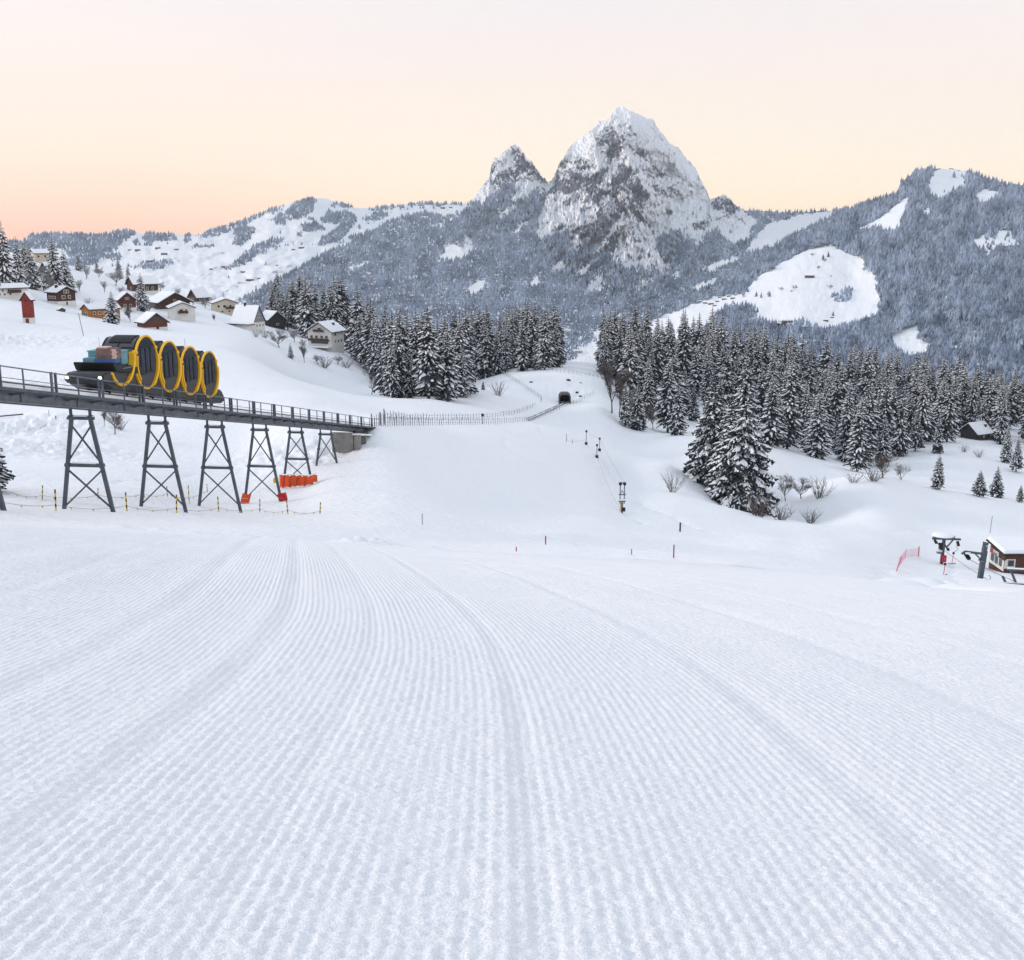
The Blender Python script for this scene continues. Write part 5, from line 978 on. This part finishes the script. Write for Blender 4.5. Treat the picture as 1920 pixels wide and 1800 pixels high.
# ------------------------------------------------------------------ fences along the railway
def path_pts(px_py, n):
    d = [0]
    for a, b in zip(px_py[:-1], px_py[1:]): d.append(d[-1]+math.hypot(b[0]-a[0], b[1]-a[1]))
    out = []
    for k in range(n):
        t = d[-1]*k/(n-1); out.append((float(np.interp(t, d, [p[0] for p in px_py])), float(np.interp(t, d, [p[1] for p in px_py]))))
    return out
def fence(label, line, n, h, m='wgrey', wire=True, thick=.07, rail=False, hv=.15):
    P3 = [Vector(at(*q)) for q in path_pts(line, n)]; r = empty('snow_fence', P3[n//2], 0, label, 'fence')
    for i, p in enumerate(P3):
        hh = h*(1+random.uniform(-hv, hv)); part(MB().bar(p+Vector((0,0,-.3)), p+Vector((random.uniform(-.04,.04),0,hh)), thick*random.choice((1,1,1.5)), thick), 'post', M[m], r)
    if wire:
        w_ = MB()
        for f in (.35, .75):
            for a, b in zip(P3[:-1], P3[1:]):
                if (a-b).length < 25: w_.bar(a+Vector((0,0,h*f)), b+Vector((0,0,h*f)), .03 if not rail else .06)
        part(w_, 'wire', M['steel2'], r)
fence('dark post fence along the near side of the railway from viaduct to tunnel', [(702,799),(760,798),(840,797),(920,796),(950,794),(985,791),(1008,786)], 74, 1.25, 'wgrey')
fence('thin wire fence beside the last stretch of railway on the right before the tunnel', [(1012,785),(1040,772),(1065,762),(1085,755),(1112,742)], 20, 1.5, 'wgrey', thick=.06)
fence('post fence along the far side of the railway, behind the near post fence', [(722,789),(800,788),(880,787),(925,784),(960,778),(985,771),(1003,762)], 56, 1.15, 'wgrey')
fence('wire fence climbing left from the railway up the snow slope', [(1014,756),(1016,750),(998,738),(978,724),(955,709),(940,701)], 30, 1.4, 'steel2' if False else 'wgrey', thick=.06)
fence('railing across the slope above the tunnel mouth', [(989,699),(1008,697),(1040,698),(1080,702),(1128,709)], 19, 1.3, 'wgrey', thick=.07, rail=True)
fence('two tall dark posts at the start of the near railway fence', [(713,797),(721,797)], 2, 1.75, 'wgrey', thick=.12)
p, u, h = stake(905,775,795,'small dark trackside post standing between the two railway fences','dark',.08,name='signal_post',cat='signal'); MB().box((p[0],p[1]-.1,p[2]+h*.85), (.5,.12,.5)).build('signal_head', M['black'], bpy.data.objects['signal_post']).location = -bpy.data.objects['signal_post'].location; bpy.data.objects['signal_post'].rotation_euler = (0,0,0)
tk = [Vector(at(*q)) for q in path_pts([(986,789),(1010,779),(1032,769),(1050,760),(1058,756)], 14)]
rt = MB()
for s in (-.6, .6): rt.tube([q+Vector((s,0,.12)) for q in tk], .12, 4)
tag(rt.build('railway_track', M['rail'], None), 'two dark rails leading through the snow into the tunnel', 'railway track', kind='structure')
# tunnel
pt = Vector(at(1059,757)); u = mpp(pt); TN = empty('tunnel_portal', pt, 0, 'dark tunnel mouth with a concrete rim in the snow slope', 'tunnel')
w_, h_, cr = 9.2*u, 15*u, 6*u
def arch(w, h, r, z0=-1.0, n=8):
    L_ = [(-w, z0), (-w, h-r)]+[(-w+r-r*math.cos(pi/2*k/n), h-r+r*math.sin(pi/2*k/n)) for k in range(1, n+1)]
    return L_+[(-x, z) for x, z in L_[::-1]]
def ring_arch(w1, h1, r1, w2, h2, r2, y0, y1):
    A_, B_ = arch(w1, h1, r1), arch(w2, h2, r2); n_ = len(A_); V = [(x, y0, z) for x, z in A_]+[(x, y0, z) for x, z in B_]+[(x, y1, z) for x, z in A_]+[(x, y1, z) for x, z in B_]; Fc = []
    for k in range(n_-1):
        Fc += [(k, k+1, n_+k+1, n_+k), (2*n_+k, 3*n_+k, 3*n_+k+1, 2*n_+k+1), (k, 2*n_+k, 2*n_+k+1, k+1), (n_+k, n_+k+1, 3*n_+k+1, 3*n_+k)]
    Fc += [(0, n_, 3*n_, 2*n_), (n_-1, 3*n_-1, 4*n_-1, 2*n_-1)]
    return MB().add(V, Fc)
yb = 3.6
ring_arch(w_*1.0, h_*1.12, cr, w_*1.22, h_*1.34, cr*1.25, -.2, yb).build('portal_frame', M['portal'], TN)
A_ = arch(w_*.99, h_*1.11, cr); MB().prism(A_, 'y', yb-.6, yb-.4).build('tunnel_depth', M['tunnel'], TN)  # near-black panel and lining hold the bore's shade as colour
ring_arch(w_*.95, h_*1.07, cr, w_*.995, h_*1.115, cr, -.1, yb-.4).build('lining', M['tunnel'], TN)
for (px, py, s, lab) in ((1066,714,.6,'dark rock showing through snow above the tunnel'), (996,718,.5,'dark rock showing through snow left above the tunnel'), (1088,744,.6,'small dark rock right of the tunnel mouth'), (1082,738,.45,'tiny dark rock above the small one right of the tunnel'), (1088,720,.4,'tiny dark rock high right of the tunnel mouth')):
    q = at(px, py); rg_ = random.Random(px); bm = bmesh.new(); bmesh.ops.create_icosphere(bm, subdivisions=2, radius=s)
    for v in bm.verts: v.co *= rg_.uniform(.7,1.25); v.co.x *= 1.3; v.co.z *= .7
    me = bpy.data.meshes.new('rock'); bm.to_mesh(me); bm.free(); me.materials.append(M['blackwood']); o = link('rock', me); o.location = tuple(q); tag(o, lab, 'rock')
# ------------------------------------------------------------------ slope markers and small poles
for a in ((1023,1004,1021,'thin dark slope pole left of centre on the piste edge','redblack',.03), (1263,1020,1046,'tallest dark slope pole on the right piste edge','redblack',.05), (1275,979,997,'dark post on the old track below the snow hump','black',.10), (968,1025,1034,'short bright red slope marker on the piste edge','red',.05), (1184,1029,1040,'short thin slope pole between two taller ones','dark',.025), (792,962,984,'thin grey pole alone in the open snow','dark',.03), (697,776,797,'dark post at the right end of the viaduct','dark',.09), (748,776,790,'thin grey rod beyond the far railway fence','dark',.03)):
    stake(a[0], a[1], a[2], a[3], a[4], a[5], name='slope_pole', cat='pole')
stake(157,588,629,'slanting dark pole below the orange house','dark',.09,-.16,name='leaning_pole',cat='pole')
stake(187,632,655,'thin pale rod behind the luggage platform','dark',.03,name='snow_rod',cat='pole'); stake(347,636,650,'short dark rod on the snow behind the cabins','dark',.05,name='snow_rod',cat='pole')
stake(1856,966,1000,'tall thin mast behind the lift hut','dark',.05,.05,name='mast',cat='mast')
stake(105,780,787,'short dark stub in the snow under the viaduct','black',.06,name='snow_rod',cat='pole'); stake(92,770,782,'thin pale pole in the snow under the viaduct','dark',.03,name='snow_rod',cat='pole')
for (px, py, w, lab) in ((1062,829,1.0,'thin left stake of the short rope line near the small lift towers'), (1073,832,.8,'right stake of the short rope line near the small lift towers')): stake(px, py-(16 if w == 1 else 8), py, lab, 'dark', .06, name='slope_pole', cat='pole')
q = Vector(at(20,782)); r = empty('wooden_beam', q, .1, 'dark wooden beam lying on the snow under the viaduct at the left', 'beam'); L_ = 40*mpp(q); MB().bar((-L_/2,0,.12), (L_/2,.6,.25), .16).build('beam', M['wood2'], r); MB().bar((-L_/2,0,.22), (L_/2*.96,.6,.35), .14, .08).build('snow_cap', M['cap'], r)
q = Vector(at(81,805)); r = empty('stick', q, .1, 'bare stick poking from the snow under the viaduct', 'stick'); MB().bar((-.35,0,-.05), (.35,.1,.4), .05).build('stick_body', M['wood2'], r)
q = Vector(at(1720,840)); r = empty('log_pile', q, .1, 'snow covered log pile left of the dark cabin', 'log pile')
lp = MB()
for k in range(5): lp.tube([(-2.6+.1*k,.35*k-.6,.25), (2.4-.1*k,.35*k-.6,.25)], .24, 8)
for k in range(3): lp.tube([(-2.3,.35*k-.25,.62), (2.2,.35*k-.25,.62)], .22, 8)
lp.build('logs', M['wood'], r); MB().box((0,0,.95), (5.0,1.9,.35)).build('snow_cap', M['cap'], r, bevel=.12)
q = Vector(at(868,719)); r = empty('wooden_shelter', q, 0, 'low wooden shelter with snow right of the spruce clump', 'shelter')
for x in (-1.6,-.8,0,.8,1.6): MB().box((x,0,.5), (.18,.18,1.6)).build('post', M['wood2'], r)
MB().box((0,.1,1.4), (4.0,1.2,.14)).build('roof', M['wood2'], r); MB().box((0,.1,1.66), (4.1,1.3,.38)).build('roof_snow', M['cap'], r, bevel=.1)
# ------------------------------------------------------------------ tow lift up the middle
def tower(px, pt, pb, w, label, h_frame=False):
    p = Vector(at(px, pb)); u = mpp(p); h = (pb-pt)*u; r = empty('lift_tower', p, 0, label, 'lift tower')
    if h_frame:
        for s in (-1, 1): MB().bar((s*w/2*u,0,h*.30), (s*w/2*u,0,h), .13).build('post', M['steel2'], r)
        MB().bar((0,0,-.4), (0,0,h*.45), .28).build('mast', M['steel2'], r)
        m_ = MB()
        for f in (1.0, .62, .40): m_.bar((-w/2*u-.2,0,h*f-.06), (w/2*u+.2,0,h*f-.06), .16)
        m_.build('crossbar', M['steel2'], r); MB().box((0,0,h*.44), (w*u+.5,.5,.22)).build('snow_cap', M['cap'], r, bevel=.05)
        m_ = MB(); m_.bar((-w/2*u,0,h*.62), (0,0,h*.74), .08); m_.bar((w/2*u,0,h*.62), (0,0,h*.74), .08); m_.build('brace', M['steel2'], r)
        for s in (-1, 1): MB().tube([(s*w/2*u,-.12,h*.95), (s*w/2*u,.12,h*.95)], .22, 10).build('pulley', M['dark'], r)
        MB().bar((-w*.55*u,-.1,-.2), (-w*.35*u,-.1,h*.35), .10, .1).build('yellow_pad', M['stake_y'], r); MB().box((.2,0,.5), (.5,.35,.5)).build('motor_box', M['dark'], r)
    else:
        MB().bar((0,0,-.3), (0,0,h), .12).build('post', M['steel2'], r); MB().bar((-.22,0,h-.1), (.22,0,h-.1), .12).build('crossbar', M['steel'], r); MB().box((0,0,.25), (.55,.4,.55)).build('base_box', M['dark'], r)
        MB().tube([(0,-.1,h*.9), (0,.1,h*.9)], .2, 8).build('pulley', M['dark'], r)
    return p, u, h
t3 = tower(1099,806,834,4,'farthest small tow lift tower on the snow'); t2 = tower(1119,832,859,4,'middle small tow lift tower on the snow'); t1 = tower(1166,902,962,8,'nearest tow lift tower with double posts and yellow pad', True)
t2b = tower(1124,820,846,3,'thin tow lift post just right of the middle tower')
def cable(label, pts, sag=.4, th=.016, name='lift_cable'):
    r = empty(name, pts[0]*.5+pts[-1]*.5, 0, label, 'cable'); t = MB()
    for a, b in zip(pts[:-1], pts[1:]): t.tube([a+(b-a)*k/12+Vector((0,0,-sag*4*(k/12)*(1-k/12))) for k in range(13)], th, 4)
    part(t, 'strand', M['steel'], r)
up = lambda t, f, dx=0: t[0]+Vector((dx, 0, t[2]*f))
cable('upper lift cable running from the farthest to the nearest small tower', [up(t3,1), up(t2b,1), up(t1,1,.3)], .5)
cable('lower lift cable running close above the snow to the nearest small tower', [up(t3,.2), up(t2,.25), up(t1,.2,-.4)], .7)
cable('short rope line beside the farthest small lift tower', [Vector(at(1062,829))+Vector((0,0,.6)), Vector(at(1073,832))+Vector((0,0,.4)), up(t3,.35)], .1)
# ------------------------------------------------------------------ valley station of the drag lift, right
p = Vector(P(1764,1061,138)); u = mpp(p); X = lambda px: (px-1764)*u; Z = lambda py: (1061-py)*u
r = empty('lift_return_station', p, 0, 'grey steel return station of the drag lift with snowy wheel and red box', 'lift station'); S = M['steel']
MB().bar((0,0,-2), (X(1766),0,Z(1005)), .34, .34).build('post', S, r)
MB().bar((X(1743),0,Z(1006)), (X(1798),0,Z(1008)), .2, .24).build('top_beam', S, r)
m_ = MB(); m_.bar((X(1784),0,Z(1008)), (X(1772),0,Z(1024)), .14); m_.bar((X(1748),0,Z(1008)), (X(1760),0,Z(1022)), .14); m_.bar((X(1764),0,Z(1012)), (X(1774),-.2,Z(1028)), .2); m_.build('brace', S, r)
MB().tube([(X(1765),0,Z(1003)), (X(1765),0,Z(1000.5))], [1.35, 1.35], 28).build('bull_wheel', S, r)
sn = MB(); sn.tube([(X(1763),0,Z(1000.3)), (X(1763),0,Z(998)), (X(1763),0,Z(996))], [1.4, 1.25, .7], 28); sn.build('wheel_snow', M['cap'], r, True)
MB().box((X(1760),-.1,Z(1021)), (6*u,.5,12*u)).build('counterweight', M['dark'], r, bevel=.03); MB().box((X(1774),-.2,Z(1027)), (4*u,.4,5*u)).build('drive_box', M['dark'], r, bevel=.03)
MB().box((X(1758),-.1,Z(1033)), (8*u,.5,5*u)).build('junction_box', M['steel2'], r); MB().box((X(1758),-.1,Z(1030)), (8.5*u,.55,.12)).build('box_snow', M['cap'], r)
rb = MB().box((X(1767.5),-.34,Z(1045)), (7*u,.3,13*u)).build('red_box', M['red'], r, bevel=.02); MB().bar((X(1766.5),-.5,Z(1043)), (X(1768),-.5,Z(1047)), .04, .02).build('mark', M['white'], rb)
for (a, b, c_, d_) in ((1748,1009,1752,1016), (1792,1012,1795,1021)): MB().bar((X(a),0,Z(b)), (X(c_),0,Z(d_)), 4*u, .3).build('sheave_block', M['dark'], r)
def tbar(px, pt, pb, w, label, hook=True, barpy=None):
    Yq = 114 if px == 1769 else 136 if px < 1800 else 108; u = Yq*1.01/F; q = Vector((p0x(px, pb, Yq))); r = empty('t_bar', q, 0, label, 'T-bar'); h = (pb-pt)*u
    MB().tube([(0,0,0), (.08,0,h*.8)], .035, 6).build('rod', M['red' if w else 'steel'], r)
    if w: MB().tube([(-w/2*u,0,.06), (-w*.15*u,0,-.02), (w*.15*u,0,-.02), (w/2*u,0,.06)], .05, 6).build('crossbar', M['black'], r)
    MB().tube([(.08,0,h*.78), (.08,0,h*.92)], .14, 10).build('spring_box', M['dark'], r)
    if hook: MB().tube([(.08,0,h*.92), (.35,0,h*1.02), (.55,0,h*1.15), (.5,0,h*1.3), (.3,0,h*1.42)], .03, 5).build('cord', M['steel'], r)
def p0x(px, py, Y): return tuple(P(px, py, Y))
Yt = 138
tbar(1769,1052,1078,14,'T-bar hanging low in front of the red box', False); tbar(1785,1032,1057,14,'T-bar hanging right of the return station')
tbar(1845,1086,1110,0,'dark hanger rod nearest to the bench frame, right of the big post'); tbar(1834,1093,1110,0,'dark hanger rod hanging under the big post', False)
p = Vector(P(1836,1090,112)); u = mpp(p); X = lambda px: (px-1836)*u; Z = lambda py: (1090-py)*u
r = empty('lift_support', p, 0, 'big grey lift post with a long arm left of the lift hut', 'lift support')
MB().bar((X(1833.5),0,-2.5), (X(1841),0,Z(1028)), .46, .46).build('post', M['steel'], r); MB().bar((X(1840),0,Z(1028)), (X(1842),0,Z(1012)), .42, .42).build('head', M['steel'], r)
m_ = MB(); m_.bar((X(1842),0,Z(1035)), (X(1803),0,Z(1030)), .18, .22); m_.bar((X(1803),0,Z(1030)), (X(1797),0,Z(1035)), .16, .18); m_.build('arm', M['steel'], r)
MB().bar((X(1822),0,Z(1033)), (X(1835),0,Z(1046)), .14).build('brace', M['steel'], r)
for (a, b) in ((1806,1036),(1809,1040),(1811,1043)): MB().tube([(X(a),-.12,Z(b)), (X(a),.12,Z(b))], .22, 10).build('sheave', M['dark'], r)
MB().box((X(1808),0,Z(1032.5)), (9*u,.4,.2)).build('arm_snow', M['cap'], r); MB().box((X(1838),0,Z(1048)), (.62,.62,.12)).build('clamp', M['steel2'], r)
m_ = MB(); m_.bar((X(1837),0,Z(1010)), (X(1837.5),0,Z(1027)), .08); m_.bar((X(1837),0,Z(1011)), (X(1847),0,Z(1013)), .08); m_.build('bracket', M['steel2'], r); MB().box((X(1843),-.1,Z(1017.5)), (6*u,.3,3*u)).build('head_snow', M['cap'], r, bevel=.05)
Yp = p[1]
cable('front cable sloping from return station past the big post', [Vector(P(1772,1033,Yt)), Vector(P(1871,1098,Yp-6))], .15, .03); cable('rear cable sloping from the big post arm to the bench frame', [Vector(P(1811,1045,Yp)), Vector(P(1902,1090,Yp-4))], .1, .03)
# lift hut
pc = Vector(P(1882,1071,134)); u = mpp(pc); e1 = 0; r = empty('lift_hut', pc, e1, 'brown wooden lift hut with white framed windows and thick snow on its roof', 'hut')
Wh, Lh, Hh = 6.0, 4.4, 33*u; MB().box((Wh/2,Lh/2,Hh/2-1.5), (Wh,Lh,Hh+3)).build('wall', M['hutwood'], r)
MB().add([(-.45,-.45,Hh+.0),(Wh+.4,-.45,Hh+.0),(Wh+.4,Lh+.5,Hh+.5),(-.45,Lh+.5,Hh+.5),(-.45,-.45,Hh+.16),(Wh+.4,-.45,Hh+.16),(Wh+.4,Lh+.5,Hh+.66),(-.45,Lh+.5,Hh+.66)], ((0,3,2,1),(4,5,6,7),(0,1,5,4),(1,2,6,5),(2,3,7,6),(3,0,4,7))).build('roof', M['blackwood'], r)
MB().add([(-.42,-.42,Hh+.18),(Wh+.38,-.42,Hh+.18),(Wh+.38,Lh+.45,Hh+.68),(-.42,Lh+.45,Hh+.68),(-.3,-.32,Hh+.62),(Wh+.3,-.32,Hh+.62),(Wh+.3,Lh+.35,Hh+1.15),(-.3,Lh+.35,Hh+1.15)], ((0,3,2,1),(4,5,6,7),(0,1,5,4),(1,2,6,5),(2,3,7,6),(3,0,4,7))).build('roof_snow', M['cap'], r, bevel=.14)
MB().box((-.05,Lh/2,Hh*.30), (.08,Lh*.98,Hh*.62)).build('white_front', M['white'], r)
for y in (.55,1.75,2.95): w_o = MB().box((-.11,y+.35,Hh*.40), (.06,.85,Hh*.42)).build('window', M['wgrey'], r); MB().box((-.15,y+.35,Hh*.40), (.04,.68,Hh*.36)).build('pane', M['glass'], w_o)
po = MB().box((-.06,2.9,Hh*.78), (.06,2.4,Hh*.26)).build('poster', M['poster_w'], r); MB().box((-.11,3.7,Hh*.78), (.03,.7,Hh*.24)).build('red_panel', M['red'], po); MB().box((-.11,2.6,Hh*.72), (.03,1.1,Hh*.08)).build('grey_panel', M['wgrey'], po)
w_o = MB().box((.75,-.06,Hh*.48), (1.1,.1,Hh*.52)).build('window', M['white'], r); MB().box((.75,-.13,Hh*.50), (.72,.05,Hh*.36)).build('pane', M['glass'], w_o); MB().box((.05,-.3,Hh*.46), (.5,.06,Hh*.5), rz=.6).build('shutter', M['white'], r)
# bench-like rail frame in the corner
pb_ = Vector(P(1893,1112,100)); u = mpp(pb_); X = lambda px: (px-1893)*u; Z = lambda py: (1112-py)*u
r = empty('rail_frame', pb_, 0, 'dark steel lift frame with snowy beams cut by the right picture edge', 'lift frame')
for (a, b, c_, d_) in ((1876,1092,1960,1096), (1884,1064,1960,1068)): MB().bar((X(a),0,Z(b)), (X(c_),0,Z(d_)), .3, 3.4*u).build('beam', M['steel'], r); MB().bar((X(a),0,Z(b-2.6)), (X(c_),0,Z(d_-2.6)), .3, 1.6*u).build('beam_snow', M['cap'], r)
for (a, b, c_, d_) in ((1891,1066,1903,1091), (1876,1078,1883,1090), (1944,1066,1940,1094)): MB().bar((X(a),0,Z(b)), (X(c_),0,Z(d_)), 3*u, .2).build('strut', M['steel'], r)
for a in (1880,1889,1916): MB().tube([(X(a),-.2,Z(1104)), (X(a),.2,Z(1104))], 3.6*u, 14).build('wheel', M['dark'], r); MB().bar((X(a),0,Z(1095)), (X(a+1),0,Z(1104)), 3*u, .15).build('hanger', M['steel'], r)
MB().bar((X(1890),.1,Z(1108)), (X(1908),.1,Z(1110)), 3*u, .2).build('lower_rail', M['steel'], r); MB().bar((X(1892),0,Z(1104)), (X(1906),.1,Z(1108)), 2*u, .2).build('rail_snow', M['cap'], r)
for a in (1884, 1950): MB().bar((X(a),.3,Z(1096)), (X(a),.3,-2.5), .2).build('leg', M['steel'], r)
# red safety net
q1, q2, q3 = Vector(at(1679,1072)), Vector(at(1697,1047)), Vector(at(1722,1043)); r = empty('safety_net', q2, 0, 'pink safety net with red poles left of the return station', 'safety net'); u = mpp(q2)
part(MB().tube([q1+Vector((0,0,-.3)), q1+Vector((.4,0,1.2))], .03, 6), 'pole', M['red'], r); part(MB().tube([q2+Vector((0,0,-.3)), q2+Vector((.1,0,1.2))], .03, 6), 'pole', M['red'], r); part(MB().tube([q3+Vector((0,0,-.3)), q3+Vector((0,0,1.3))], .075, 8), 'thick_pole', M['red'], r)
nt = MB()
for (a, b) in ((q1, q2), (q2, q3)):
    for k in range(7): z = .15+.16*k; nt.bar(a+Vector((.05+.04*k,0,z)), b+Vector((.05,0,z)), .022)
    for k in range(1, 12): t = k/12; g_ = a+(b-a)*t; nt.bar(g_+Vector((.1,0,.15)), g_+Vector((.15,0,1.1)), .018)
part(nt, 'mesh', M['pink'], r)
# remove prototypes that were never set down
for pr in PRO+HEAVY+BT+BU+[b1, b2]:
    if pr.name not in _used:
        for ch in list(pr.children): bpy.data.objects.remove(ch)
        bpy.data.objects.remove(pr)
